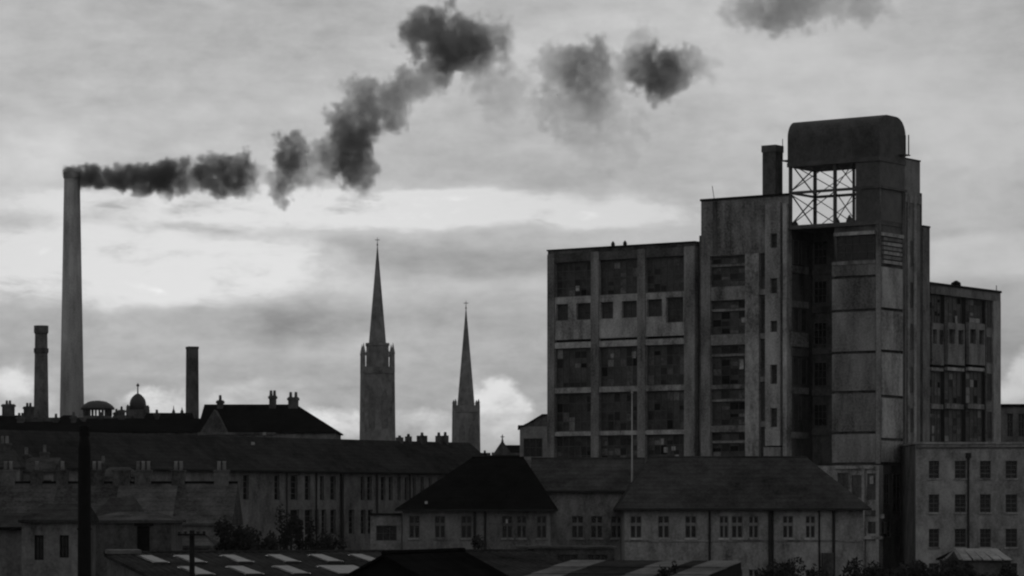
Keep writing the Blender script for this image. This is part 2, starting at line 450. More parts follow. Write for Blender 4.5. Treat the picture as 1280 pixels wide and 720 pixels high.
# pale duct shaft with small windows
dx0, dx1 = fs(958.5), fs(977)
ops = [(fs(965), fs(973.5), fz(b_, 25), fz(t_, 25)) for t_, b_ in ((292, 310), (348, 367), (401, 415), (456, 480), (510, 534))]
fd = Facade(fac, (0, -.3, 0))
fd.wall(CONCL, dx0, dx1, fz(557, 25), BZ-.8, ops, .9, 'duct_wall')
for o_ in ops: fd.window(*o_, 1, 2, SASH, VOID, rec=.25)
bx('duct_base', CONC, fac, dx0-.1, dx1+.1, -.4, .6, 0.0, fz(559, 25))
bx('corner_pier', CONCP, fac, fs(980.5), BX1, -.3, .6, 0.0, BZ-.9)
bx('groove_wall', SOOT, fac, dx1, fs(980.5), .15, .6, 0.0, BZ-.9)
# smoke stack on the roof
stk = bx('roof_stack', BRICKD, fac, ST, ST+1.34, 0.42, 1.7, 33.5, fz(190, ST))
bx('stack_cap', BRICKD, stk, ST-.07, ST+1.41, .35, 1.77, fz(190, ST), fz(181.5, ST))
MB().bar((fs(885.5), 1.0, BZ), (fs(883), 1.0, BZ+1.25), .03).build('aerial_rod', IRON, fac)

# right flank of the stair block, looking into the recess
RD = 4.2
side1 = Facade(fac, (BX1, 0, 0), R(90))
for t_, b_ in ((385, 414), (447, 480), (300, 330), (495, 525)):
    z0_, z1_ = fz(b_, BX1, 1), fz(t_, BX1, 1)
    for a_, c_ in ((.7, 1.75), (2.15, 3.1)):
        side1.window(a_, c_, z0_, z1_, 1, 3, SASH, VOID, rec=-.09)
for t_, b_, m_ in ((415, 433, CONCL), (376, 384, CONC), (484, 492, CONC), (436, 445, CONCD), (332, 341, CONC), (540, 548, CONC)):
    side1.box('flank_band', m_, .5, 3.4, -.12, 0, fz(b_, BX1, 1), fz(t_, BX1, 1))
# recess back wall
TX0, TX1 = fs(1040), fs(1100)
TD = ft(1131, TX1)
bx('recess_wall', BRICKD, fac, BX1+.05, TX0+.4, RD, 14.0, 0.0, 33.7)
for t_, b_ in ((300, 330), (350, 378), (402, 430), (452, 482), (505, 532)):
    Facade(fac, (0, RD, 0)).window(fs(1018, RD), fs(1034, RD), fz(b_, 29, RD), fz(t_, 29, RD), 3, 3, SASH, GLASS, rec=-.08)
    bx('recess_band', CONCD, fac, BX1+.05, TX0, RD-.12, RD-.01, fz(b_+12, 29, RD), fz(b_+4, 29, RD))

# --- tower shaft with cladding panels
SB = fz(580, TX0)
bx('tower_core', CONCD, fac, TX0+.12, TX1-.12, .22, TD, 3.0, 33.08)
tower = Facade(fac)
tright = Facade(fac, (TX1, 0, 0), R(90))
joints_l = [SB, fz(541, 33), fz(490, 33), fz(440.5, 33), fz(388, 33), fz(346, 33), fz(329, 33)]
for i in range(len(joints_l)-1):
    tower.box('wall_panel', CONCM, TX0, TX1-.45, 0.0, .22, joints_l[i]+.12, joints_l[i+1]-.12)  # left face: stained, with its shade put into the colour
tower.box('corner_strip', CONC, TX1-.42, TX1, .01, .2, SB, 36.3)
jr = [SB, fz(549.5, TX1, 1.8), fz(496, TX1, 1.8), fz(439.5, TX1, 1.8), fz(387, TX1, 1.8), fz(333, TX1, 1.8)]
for i in range(len(jr)-1):
    tright.box('wall_panel', CONCL, .22, TD-.55, -.10, .12, jr[i]+.14, jr[i+1]-.12)  # right face: brighter light put into the paler colour
tright.box('edge_strip', CONCD, TD-.5, TD, -.04, .12, SB, 36.3)
# louvre stage under the tank
z0, z1 = fz(326, 33), fz(294, 33)
tower.box('ledge', CONCP, TX0+.3, TX1-.45, -.25, .22, z1, z1+.3)
tower.box('sill_beam', CONC, TX0, TX1-.45, -.05, .22, fz(329, 33)-.1, z0)
tower.window(TX0+.4, TX1-.6, z0, z1, 5, 3, SASH, GLASS, rec=.12)
z0, z1 = fz(331, TX1, 2), fz(297, TX1, 2)
for i in range(6):
    zz = z0 + (z1-z0)*i/6
    tright.box('louvre', CONC if i % 2 else CONCP, .5, TD-.7, -.12, .1, zz+.05, zz+.33)
tright.box('ledge', CONCP, .2, TD-.4, -.15, .12, z1+.05, z1+.35)
# --- lattice stage
LZ0, LZ1 = 33.45, 38.95
HX = fs(1070)
bx('stage_deck', STEEL, fac, BX1+.02, TX1-.05, -.05, TD, LZ0-.35, LZ0)
bx('stage_wall', STEEL, fac, HX, TX1-.02, -.06, TD+.02, LZ0+.003, LZ1)
tright.box('stage_ledge', STEEL, .0, TD+.1, -.2, -.03, 36.25, 36.45)
tower.box('stage_ledge', STEEL, HX+.6, TX1+.18, -.2, -.07, 36.25, 36.45)
PX = [BX1+.15, fs(1043), HX-.05]
for x in PX:
    for y in (0.08, TD-.1):
        if x == PX[2]: continue
        bx('lattice_post', STEEL, fac, x-.13, x+.13, y-.08, y+.16, LZ0, LZ1)
bx('lattice_post', STEEL, fac, fs(1066, TD), fs(1066, TD)+.2, TD-.1, TD+.1, LZ0, LZ1)
ZM = 36.35
for y in (0.1, TD-.08):
    bx('ring_beam', STEEL, fac, PX[0]-.1, HX, y-.08, y+.1, ZM-.12, ZM+.12)
bx('ring_beam', STEEL, fac, PX[0]-.08, PX[0]+.1, .21, TD-.17, ZM-.1, ZM+.1)
def brace(p, q, r=.05): MB().bar(p, q, r*1.35, 5).build('brace', STEEL, fac)
for z0, z1 in ((LZ0, ZM-.1), (ZM+.1, LZ1)):
    xs_ = PX
    for i in range(2):
        for y in (.06, TD-.06):
            r_ = .035 if y < 1 else .03
            brace((xs_[i], y, z0), (xs_[i+1], y+.05, z1), r_); brace((xs_[i], y+.05, z1), (xs_[i+1], y, z0), r_)
    brace((PX[0], .1, z0), (PX[0], TD-.1, z1)); brace((PX[0]+.06, .1, z1), (PX[0]+.06, TD-.1, z0))
# debris and plant on the deck
for px, h in ((989, .5), (1041, .55), (1057, .7), (1061, .45)):
    MB().lathe([(.34, LZ0), (.26, LZ0+h*.5), (.05, LZ0+h)], 7, fs(px), .7).build('deck_vent', STEEL, fac)
# diagonal gusset rods under the tank
brace((PX[0], .05, LZ1-.05), (fs(1016), .05, LZ1-.6), .06)
# --- tank with rounded long shoulders
TKX0, TKX1 = BX1-.02, TX1+.02
prof = [(-.12, LZ1), (-.12, 41.2)]
zt = fz(145, TX1, TD/2)
for k in range(1, 9):
    a = math.pi/2*k/8; prof.append((-.12 + 1.35*(1-math.cos(a)), 41.2 + (zt-41.2)*math.sin(a)))
for k in range(0, 9):
    a = math.pi/2*k/8; prof.append((TD+.12 - 1.75*(1-math.sin(a)), 41.2 + (zt-41.2)*math.cos(a)))
prof.append((TD+.12, LZ1))
tank = MB().extrude_x(prof, TKX0, TKX1).build('water_tank', STEEL, fac)
for x in (fs(1030), fs(1066)):
    bx('tank_seam', STEEL, tank, x-.04, x+.04, -.16, -.122, LZ1, 41.2)
bx('tank_beam', STEEL, fac, TKX0-.02, TKX1+.03, -.2, TD+.2, LZ1-.32, LZ1+.05)
# end walkways with rail posts
wl = bx('walkway', STEEL, fac, TKX0-.85, TKX0-.03, .2, 1.8, LZ1+.3, LZ1+.4)
for y in (.3, 1.0): 
    MB().bar((TKX0-.75+.4*(y > .5), y, LZ1+.4), (TKX0-.75+.4*(y > .5), y, LZ1+2.3), .035).build('rail_post', IRON, wl)
wl = bx('walkway', STEEL, fac, TKX1+.03, TKX1+.6, TD-1.2, TD-.1, LZ1+.45, LZ1+.55)
for x in (.2, .52):
    MB().bar((TKX1+x, TD-.3, LZ1+.55), (TKX1+x, TD-.3, LZ1+2.3), .06).build('rail_post', IRON, wl)
# --- tower base: stripped lower storeys
base = Facade(fac, (0, .1, 0))
bops = [(fs(1046), fs(1060), fz(622, 33), fz(591, 33)), (fs(1064), fs(1079), fz(622, 33), fz(594, 33)), (fs(1084), fs(1104), fz(667, 33), fz(652, 33)),
        (fs(1048), fs(1066), fz(668, 33), fz(645, 33)), (fs(1083), fs(1096), fz(625, 33), fz(592, 33))]
base.wall(CONCP, BX1+.06, TX1-.03, 0.0, SB-.15, bops, .5, 'base_wall')
for o_ in bops: base.window(*o_, 2, 2, SASH, GLASS, rec=.3)
bx('base_core', CONCD, fac, BX1+.06, TX1-.05, .6, RD-.01, 0.0, SB-.15)
bx('pier', CONCL, fac, fs(1078), fs(1081.5), -.15, .1, 0.0, SB-.2)
bx('pier', CONCL, fac, fs(1096), fs(1100), -.2, .1, 0.0, SB-.2)
bx('ledge', CONCP, fac, fs(1081), fs(1104), -.2, .1, fz(674, 33), fz(670, 33))
bx('lintel', CONCP, fac, fs(1042), fs(1095), -.12, .1, fz(586, 33), fz(583, 33))
bx('lintel', CONC, fac, fs(1042), fs(1095), -.12, .1, fz(644, 33), fz(638, 33))
sideb = Facade(fac, (TX1-.03, 0, 0), R(90))
for a_, c_, t_, b_ in ((.6, 1.5, 592, 630), (2.2, 3.6, 592, 640), (.6, 1.8, 650, 672)):
    sideb.window(a_, c_, fz(b_, TX1, 1.5), fz(t_, TX1, 1.5), 2, 3, FRAMED, GLASS, rec=-.09)
for px, py, w, h in ((1040, 596, .5, .5), (1087, 605, .35, .7), (1100, 648, .4, .4)):
    MB().box(0, w, 0, .04, 0, h).build('loose_board', BOARD, fac, (fs(px), .02, fz(py, 33)))
# --- rear stair shaft on the right flank
sh = Facade(fac, (TX1-.15, 0, 0), R(90))
T1, T2, T3 = ft(1152, TX1), ft(1155, TX1), ft(1163.5, TX1)
z1_ = fz(198, TX1, TD)
sh.box('shaft_block', BRICK, TD+.03, T1, 0, 2.2, 0.0, z1_)
sh.box('coping', SOOT, TD+.03, T1+.05, -.05, 2.25, z1_, z1_+.12)
zz = fz(241, TX1, T1)
sh.box('shaft_block', BRICKD, T1+.003, T2, .05, 2.2, 0.0, zz)
for px in (1135, 1143):
    t_ = ft(px, TX1); sh.box('pilaster', BRICKP, t_, t_+.45, -.14, 0, 0.0, fz(242, TX1, TD))
sh.box('string_course', BRICKP, TD+.05, T1-.02, -.1, 0, fz(252, TX1, TD), fz(242, TX1, TD))
for t_, b_ in ((300, 332), (352, 384), (404, 436), (458, 490), (510, 540)):
    sh.window(ft(1138.5, TX1)+.1, ft(1143, TX1)-.08, fz(b_, TX1, 5), fz(t_, TX1, 5), 1, 4, SASH, VOID, rec=-.08)
zz = fz(283.5, TX1, T2)
sh.box('shaft_block', BRICK, T2+.003, T3, -.05, 2.2, 0.0, zz)
sh.box('coping', SOOT, T2, T3+.05, -.1, 2.25, zz, zz+.15)
# --- right wing
T4 = ft(1253.5, TX1)
rw = Facade(fac, (TX1-.2, 0, 0), R(90))
ZW = 28.65
rw.box('core_block', CONCD, T3+.003, T4, .6, 14, 0.0, ZW-.2)
rw.box('coping', SOOT, T3+.003, T4+.05, -.08, 14.05, ZW-.2, ZW)
def tt(px): return ft(px, TX1-.2)
groove = [(1163.8, 1165.5), (1180, 1185), (1206, 1211.5), (1231.5, 1235.5)]
cols_ = [(1165.5, 1180), (1185, 1206), (1211.5, 1231.5)]
for a, c in groove: rw.box('groove_wall', SOOT, tt(a), tt(c), .35, .6, 0.0, ZW-1.0)
rw.box('head_beam', BRICK, tt(1163.8), T4, .02, .6, ZW-1.0, ZW-.2)
rw.box('end_pier', BRICKP, tt(1242), T4, .0, .6, 0.0, ZW-1.0)
rw.box('strip_wall', CONC, tt(1235.5), tt(1242), .2, .6, 0.0, ZW-1.0)
fw2 = Facade(fac, (TX1-.2, 0, 0), R(90))
for a, c in cols_:
    A0, A1 = tt(a), tt(c); mid = (A0+A1)/2
    zf = lambda py: fz(py, TX1, mid)
    ww = A1-A0
    o2 = [(A0+.06*ww, A0+.42*ww, zf(430), zf(412)), (A0+.62*ww, A0+.94*ww, zf(430), zf(412))]
    fw2.wall(CONC, A0, A1, zf(456), zf(404), o2, .6, 'infill_panel')
    for o_ in o2: fw2.window(*o_, 1, 2, SASH, VOID, rec=.28)
    rw.box('spandrel_band', CONCP, A0, A1, .05, .6, zf(463.5), zf(459.5))
    rw.box('recess_strip', SOOT, A0, A1, .3, .6, zf(459.5), zf(456))
    rw.box('spandrel_band', CONC, A0, A1, .08, .6, zf(511), zf(505))
    rw.box('spandrel_band', CONC, A0, A1, .08, .6, zf(562), zf(553))
    for t_, b_ in ((368, 404), (463.5, 505), (511, 553)):
        zt_ = min(zf(t_), ZW-1.0)
        speckle(fw2.window(A0, A1, zf(b_), zt_, 4, 4, SASH, VOID, rec=.35), 0, 0, A1-A0, zt_-zf(b_), 4, 4, 7, int(a+t_), (DIM, SOOT, HAZY, CONC))
    rw.box('lower_wall', CONC, A0, A1, .05, .6, 0.0, zf(562))
w_ = fw2.window(tt(1214), tt(1229), fz(404, TX1, 18), fz(394, TX1, 18), 2, 1, SASH, VOID, rec=.25)
MB().box(.2, 2.2, -.01, .03, .1, .5).build('loose_board', CONCL, w_)
MB().box(0, .35, 0, .05, 0, .7).build('loose_board', BOARD, fac, rw.at(tt(1198), .3, fz(404, TX1, 15)), R(90))
for px in (1236.5,):
    for t_, b_ in ((372, 408), (420, 452), (466, 500), (514, 548)):
        rw.window(tt(1236.3), tt(1241.2), fz(b_, TX1, 20), fz(t_, TX1, 20), 1, 4, SASH, VOID, rec=.12)
MB().lathe([(.5, ZW), (.45, ZW+.35), (.1, ZW+.55)], 7, TX1-1.0, tt(1205)).build('roof_vent', SOOT, fac)
MB().bar((TX1-.4, tt(1248), ZW), (TX1-.4, tt(1248), ZW+.5), .04).build('rail_post', IRON, fac)

# ================================================================== LOW ANNEXES BESIDE THE FACTORY
Y = 296.0
an = thing('annex_building', 'small lean-to annex with dark opening against the factory left end', 'building', (X(650, Y), Y, 0))
w = X(690, Y) - X(650, Y)
f = Facade(an)
zl, zr = Z(533, Y), Z(519.5, Y)
wo_ = [(.35, 2.15, Z(571, Y), Z(548, Y))]
f.wall(BRICKP, 0, w, 0, zl, wo_, .38)
f.window(*wo_[0], 3, 2, SASH, GLASS, rec=.25)
MB().box(0, w, .38, 9, 0, zl).build('core_block', BRICKD, an)
MB().extrude_y([(0, zl), (w, zl), (w, zr), (w-.95, zr)], .05, 9).build('gable', BRICK, an)
MB().extrude_y([(-.2, zl-.12), (-.2, zl+.12), (.35, zl+.12), (w-.95, zr+.15), (w, zr+.15), (w, zr), (w-.95, zr), (.35, zl)], -.1, 9.1).build('roof', SLATED, an)
f.box('sill', CONCL, .3, 2.6, -.12, -.003, Z(575, Y), Z(571.5, Y))

Y = 305.0
an = thing('annex_building', 'low flat-roofed wing at the right edge beyond the factory', 'building', (X(1246, Y), Y, 0))
w = X(1345, Y) - X(1246, Y); zt = Z(505, Y)
f = Facade(an)
ops = [(X(a, Y)-X(1246, Y), X(c, Y)-X(1246, Y), Z(546, Y), Z(517, Y)) for a, c in ((1259, 1266), (1273, 1281), (1288, 1296), (1303, 1311), (1320, 1328))]
f.wall(BRICK, 0, w, 0, zt-.3, ops, .38)
for o_ in ops: f.window(*o_, 2, 3, FRAMED, GLASS)
MB().box(0, w, .38, 10, 0, zt-.3).build('core_block', BRICKD, an)
MB().box(-.15, w+.1, -.15, 10.1, zt-.3, zt).build('coping', SOOT, an)

# ================================================================== BRICK WAREHOUSE, RIGHT
Y = 262.0
X0 = X(1145, Y)
wh = thing('brick_warehouse', 'three storey brick block with small sash windows at the right edge', 'building', (X0, Y, 0))
f = Facade(wh); w = X(1350, Y) - X0; zt = Z(552.5, Y)
lx = lambda px: X(px, Y) - X0
wc = [(1161, 1174), (1193.5, 1207.5), (1225, 1238.5), (1257, 1271.5), (1290, 1304), (1322, 1336)]
wr = [(576, 598), (618, 640.5), (661, 684), (704, 727)]
ops = [(lx(a), lx(c), Z(b_, Y), Z(t_, Y)) for a, c in wc for t_, b_ in wr]
f.wall(BRICKP, 0, w, 0, zt-.18, ops, .38)
for i, o_ in enumerate(ops): f.window(*o_, 2, 4, FRAMED, GLASS, rec=.16, fw=.05, bw=.035, sill=CONCP, trans=(.22, .5, .3)[i % 3])
MB().box(0, w, .38, 13, 0, zt-.18).build('core_block', BRICKD, wh)
MB().box(-.12, w+.1, -.12, 13.1, zt-.18, zt).build('coping', CONC, wh)
f.box('string_course', BRICKD, 0, w, -.07, -.002, Z(560.5, Y), Z(558.5, Y))
f.pipe(lx(1210), 0, Z(572, Y), .09, IRON, -.14, head=True)

# ================================================================== SCHOOL
sch = thing('school_building', 'long hipped-roof school with two projecting wings below the factory', 'building', (0, 236, 0))
def schx(px, Y): return X(px, Y)
def school_wing(px0, px1, Y, eave_py, ridge_py, rpx0, rpx1, depth, rm, wm, wins, pipes, over=.55, wrow=(645, 672.5)):
    x0, x1 = X(px0, Y), X(px1, Y); ze = Z(eave_py, Y)
    f = Facade(sch, (0, Y-236, 0))
    ops = [(X(c-hw, Y), X(c+hw, Y), Z(wrow[1], Y), Z(wrow[0], Y)) for c, hw in wins]
    low = [(a, c, z0-4.0, z1-4.0) for a, c, z0, z1 in ops]
    f.wall(wm, x0, x1, 0, ze-.05, ops+low, .38)
    for o_ in ops+low: f.window(*o_, 2, 1, FRAME if wm is BRICKP else FRAMED, GLASS, rec=.13, fw=.06, bw=.12, sill=CONCP if wm is BRICKP else CONC, trans=.62)
    MB().box(x0, x1, Y-236+.38, Y-236+depth, 0, ze-.05).build('core_block', wm, sch)
    zr = Z(ridge_py, Y+depth/2)
    xo = over
    rf = MB().hip(x0-xo, x1+xo, Y-236-over, Y-236+depth+over, ze+.1, zr, X(rpx0, Y+depth/2), X(rpx1, Y+depth/2)).build('roof', rm, sch)
    MB().box(x0-xo-.02, x1+xo+.02, Y-236-over-.12, Y-236-over-.004, ze-.06, ze+.08).build('gutter', IRON, rf)
    MB().bar((X(rpx0, Y+depth/2), Y-236+depth/2, zr), (X(rpx1, Y+depth/2), Y-236+depth/2, zr), .09).build('ridge_tile', rm, rf)
    for px, r_ in pipes: f.pipe(X(px, Y), 0, ze-.1, r_, IRON, -.1)
    return f
school_wing(668, 802, 241, 615, 573, 664, 806, 9.0, SLATE, BRICKP, [(722, 7.5), (746, 7.5), (771, 7)], [], over=.3)
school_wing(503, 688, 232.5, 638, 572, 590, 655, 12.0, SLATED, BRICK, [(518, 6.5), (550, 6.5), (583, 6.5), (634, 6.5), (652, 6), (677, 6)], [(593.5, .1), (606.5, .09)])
fr = school_wing(781, 1079, 231.5, 637, 571.5, 812, 1008, 12.0, SLATE, BRICKP,
                 [(795, 7), (829.5, 7), (863.5, 7), (905, 5.5), (921.5, 7), (942, 6), (985, 6.5), (1013, 6)],
                 [(887, .08), (962.5, .13), (966, .06), (1042, .11), (1024, .07)])
fr.box('string_course', CONC, X(781, 231.5), X(1079, 231.5), -.06, -.002, Z(677, 231.5), Z(675, 231.5))
fr.box('porch', CONCD, X(1027, 231.5), X(1040, 231.5), -1.2, -.002, 0, Z(691, 231.5))
# flat roofed extension at the left end
Ye = 233.5
fe = Facade(sch, (0, Ye-236, 0))
o_ = (X(470, Ye), X(496, Ye), Z(676, Ye), Z(657, Ye))
fe.wall(BRICKP, X(463, Ye), X(502, Ye), 0, Z(644, Ye), [o_], .38)
fe.window(*o_, 3, 2, FRAMED, GLASS)
MB().box(X(463, Ye), X(502, Ye), Ye-236+.38, Ye-236+8, 0, Z(644, Ye)).build('core_block', BRICKD, sch)
MB().box(X(462, Ye), X(502, Ye), Ye-236-.2, Ye-236+8, Z(644, Ye), Z(641.5, Ye)).build('coping', SOOT, sch)
MB().box(0, .16, 0, .1, 0, .3).build('wall_lamp', BOARD, sch, (X(632, 232.5), -3.75, Z(654, 232.5)))
MB().box(0, .2, 0, .1, 0, .2).build('roof_light', BOARD, sch, (X(531, 232), -3.9, Z(634, 232)+.25))
# flagpole
Yf = 240.2
fp = thing('flagpole', 'thin white flagpole standing against the middle of the school', 'flagpole', (X(790, Yf), Yf, 0))
MB().lathe([(.075, 0), (.07, 9), (.035, Z(492, Yf))], 8).build('pole', WHITE, fp)
MB().lathe([(.0, Z(492, Yf)), (.09, Z(491.4, Yf)), (.09, Z(490.4, Yf)), (0.01, Z(489.6, Yf))], 8).build('finial', WHITE, fp)

# ================================================================== LONG SLATE-ROOFED MILL, CENTRE LEFT
e = Vector((.62, .785)).normalized()
mrot = math.atan2(e.y, e.x)
MP = Vector((-34.9, 250.0)); D0 = -17.0
mo = MP + e*D0
mill = thing('long_terrace_building', 'long slate-roofed building with tall narrow windows behind the terrace', 'building', (mo.x, mo.y, 0), mrot)
def md(px):
    k = (px-640)/F; return (k*MP.y - MP.x)/(e.x - e.y*k) - D0
def mdr(px):
    k = (px-640)/F; q = MP + Vector((-e.y, e.x))*4.0
    return (k*q.y - q.x)/(e.x - e.y*k) - D0
def mz(py, d): return CAMZ + (640-py)/F*(MP.y + e.y*(d+D0))
f = Facade(mill); L = md(566)+7.0
ze = 11.6
ups = [(304, 311), (343, 349.5), (363.5, 372), (381, 388), (400, 405), (413, 420), (451, 456), (459, 465), (476, 482), (486, 491), (497, 501), (506, 510.5), (516, 520), (526, 530), (536, 540), (547, 551)]
ops = []
for a, c in ups:
    d = md((a+c)/2); ops.append((md(a), md(c), mz(625, md(340)), mz(594, md(340))))
for a, c in ((363, 374), (381, 390), (394, 398), (402, 408), (413, 420), (436, 443), (451, 457), (460, 466)):
    ops.append((md(a), md(c), mz(668, md(400)), mz(637, md(400))))
f.wall(BRICK, 0, L, 0, ze-.1, ops, .38)
for o_ in ops: f.window(*o_, 1, 4, FRAMED, GLASS, rec=.22)
MB().box(0, L, .38, 9, 0, ze-.1).build('core_block', BRICKD, mill)
MB().hip(-.3, L+.4, -.4, 9.4, ze, 14.62, -.3, L+.4, 4.0).build('roof', SLATEB, mill)
MB().box(-.3, L+.4, -.55, -.41, ze-.14, ze+.0).build('gutter', IRON, mill)
for px, r_ in ((394, .07), (426, .16), (470, .08), (511, .07), (357, .06)):
    f.pipe(md(px), 0, ze-.2, r_, IRON, -.16)
for px, w_, h_ in ((499, .3, .45), (510, .2, .6), (527, .75, .75), (548, .2, .8), (556, .2, .85)):
    d = mdr(px)
    st = MB().box(d-w_/2, d+w_/2, 3.6, 4.3, 14.3, 14.6+h_*.75).build('chimney', BRICKD, mill)
    MB().lathe([(.16, 14.6+h_*.75), (.12, 14.6+h_*1.15)], 8, d, 3.95).build('chimney_pot', BRICKD, st)
for px, py in ((342, 541), (328, 553)):
    d = md(px); MB().box(d-.12, d+.12, 1.0, 1.2, mz(py, d)-.2, mz(py, d)+.05).build('roof_light', CONCL, mill)

# ================================================================== TERRACED HOUSES (LEFT, MID)
Yt = 212.0
def terraced_house(px0, px1, chim, label):
    x0 = X(px0, Yt); w = X(px1, Yt) - x0
    h = thing('terraced_house', label, 'house', (x0, Yt, 0), group='terraced houses on the left')
    f = Facade(h); ze = Z(656, Yt); zr = Z(603.5, Yt+4)
    ops = [(w*.12, w*.12+.9, 4.3, 5.9), (w*.62, w*.62+.9, 4.3, 5.9), (w*.62, w*.62+.9, 1.0, 2.7)]
    f.wall(BRICK, .01, w-.01, 0, ze, ops, .3)
    for o_ in ops: f.window(*o_, 1, 2, FRAMED, GLASS, sill=CONC)
    MB().box(.01, w-.01, .3, 8, 0, ze).build('core_block', BRICKD, h)
    MB().hip(0.005, w-.005, -.25, 8.25, ze+.12, zr, 0.005, w-.005).build('roof', SLATEM, h)
    MB().bar((.01, 4, zr+.02), (w-.01, 4, zr+.02), .1).build('ridge_tile', SLATED, h)
    for px, sw, pots in chim:
        cx = X(px, Yt+4) - x0
        st = MB().box(cx-sw/2, cx+sw/2, 3.7, 4.5, zr-.5, Z(589.5, Yt+4)).box(cx-sw/2-.06, cx+sw/2+.06, 3.64, 4.56, Z(589.5, Yt+4), Z(587.5, Yt+4)).build('chimney', CONCD, h)
        for k in range(pots):
            q = cx + (k-(pots-1)/2)*.36
            MB().lathe([(.14, Z(587.5, Yt+4)), (.11, Z(578, Yt+4)), (.14, Z(576.5, Yt+4))], 10, q, 4.1).build('chimney_pot', POT, st, smooth=True)
    return h
terraced_house(-26, 62, [(10, 1.0, 2), (46, .8, 1)], 'terraced house with mottled slate roof at the far left edge')
terraced_house(62, 140, [(78, .8, 1), (121, 1.0, 2)], 'terraced house with mottled slate roof behind the black flue')
terraced_house(140, 215, [(152, 1.2, 0), (179, 1.1, 3)], 'terraced house with three pale pots, left of the telegraph pole')
terraced_house(215, 291, [(223, .9, 2), (277, 1.0, 2)], 'end terraced house with pale pots behind the telegraph pole')

far_ = []
def back_house(px0, px1, Y, ridge, eave, chim, label, rm, hip=.0):
    x0 = X(px0, Y); w = X(px1, Y)-x0; ze = Z(eave, Y); zr = Z(ridge, Y+3.5)
    h = thing('back_house', label, 'house', (x0, Y, 0), group='small houses among the terraces')
    f = Facade(h)
    ops = [(w*.2, w*.2+.8, ze-2.0, ze-.6), (w*.6, w*.6+.8, ze-2.0, ze-.6)]
    f.wall(BRICK, 0, w, 0, ze, ops, .3)
    for o_ in ops: f.window(*o_, 1, 2, FRAMED, GLASS, sill=CONC)
    MB().box(0, w, .3, 7, 0, ze).build('core_block', BRICKD, h)
    MB().hip(-.1, w+.1, -.2, 7.2, ze+.1, zr, -.1+hip, w+.1-hip).build('roof', rm, h)
    for px, top, cw, n in chim:
        cx = X(px, Y+3.5)-x0; zt = Z(top, Y+3.5)
        st = MB().box(cx-cw/2, cx+cw/2, 3.1, 3.9, zr-.8, zt-.55).box(cx-cw/2-.06, cx+cw/2+.06, 3.04, 3.96, zt-.72, zt-.6).build('chimney', BRICKD, h)
        for k in range(n): MB().lathe([(.14, zt-.55), (.11, zt)], 9, cx+(k-(n-1)/2)*.34, 3.5).build('chimney_pot', POT if k % 2 else CONC, st)
    return h
back_house(-34, 24, 231, 561, 585, [(6, 545, .9, 2)], 'small dark house low at the left edge behind the terrace', SLATE, 1.2)
back_house(28, 66, 233, 572, 590, [(33, 559, .5, 1), (56, 556, .6, 1)], 'small house with two thin chimneys left of the black flue', SLATEM)
back_house(118, 166, 229, 584, 597, [(129, 570, .5, 1)], 'low house peeping over the terrace right of the black flue', SLATEM, .8)
back_house(196, 262, 186, 668, 684, [(214, 660, .4, 1)], 'low washhouse roof behind the telegraph pole', SLATEM, .7)
# ================================================================== SMALL HOUSES, BOTTOM LEFT
Y = 160.0
X0 = X(27, Y)
hs = thing('cottage', 'small cottage with two dark windows in the bottom left corner', 'house', (X0, Y, 0))
f = Facade(hs); w = X(97, Y)-X0; ze = Z(652, Y); lx = lambda px: X(px, Y)-X0
ops = [(lx(43), lx(54.5), Z(700, Y), Z(669, Y)), (lx(74.5), lx(86), Z(697, Y), Z(669, Y))]
f.wall(BRICK, 0, w, 0, ze, ops, .3)
for o_ in ops: f.window(*o_, 2, 2, SOOT, GLASS, fw=.08, rec=.14)
MB().box(0, w, .3, 7, 0, ze).build('core_block', BRICKD, hs)
MB().hip(-.15, w+.15, -.25, 7.2, ze+.1, Z(630, Y+3.5), .6, w+.15).build('roof', SLATE, hs)
Y = 163.0
X0 = X(-40, Y)
hs = thing('outhouse', 'low outhouse with dark eave at the left frame edge beside the cottage', 'outhouse', (X0, Y, 0))
f = Facade(hs); w = X(28, Y)-X0; ze = Z(661, Y)
f.wall(BRICK, 0, w, 0, ze, [(w*.3, w*.3+1, 0, 2)], .3)
f.window(w*.3, w*.3+1, 0, 2, 1, 1, FRAMED, SOOT, name='door')
MB().box(0, w, .3, 6, 0, ze).build('core_block', BRICKD, hs)
MB().hip(-.1, w+.05, -.3, 6.2, ze+.1, Z(641, Y+3), -.1, w+.05).build('roof', SLATE, hs)
MB().box(-.1, w+.05, -.42, -.31, ze-.06, ze+.1).build('gutter', SOOT, hs)
Y = 176.0
X0 = X(104, Y)
hs = thing('brick_shed', 'dark shed with black doorway between the flue and the telegraph pole', 'shed', (X0, Y, 0))
f = Facade(hs); lx = lambda px: X(px, Y)-X0; w = lx(214); ze = Z(652, Y)
ops = [(lx(171), lx(187), Z(690, Y), Z(658, Y))]
f.wall(BRICKD, 0, w, 0, ze, ops, .3)
f.window(*ops[0], 1, 1, SOOT, SOOT, rec=.2, name='door')
f.box('lintel', SOOT, lx(168), lx(192), -.1, -.003, Z(657, Y), Z(653.5, Y))
MB().box(0, w, .3, 6, 0, ze).build('core_block', BRICKD, hs)
MB().hip(-.2, w+.2, -.2, 6.2, ze+.08, Z(640, Y+3), 1.6, w-1.2).build('roof', SLATEM, hs)
# small pitched porch in front of the terrace
Y = 196.0
pr = thing('brick_shed', 'little pitched-roof shed just right of the black flue', 'shed', (X(114, Y), Y, 0))
w = X(176, Y)-X(114, Y); ze = Z(652, Y)
MB().box(0, w, 0, 4, 0, ze).build('wall', BRICKD, pr)
MB().hip(-.1, w+.1, -.2, 4.2, ze+.08, Z(622, Y), .9, w-.6, ry=2).build('roof', SLATE, pr)

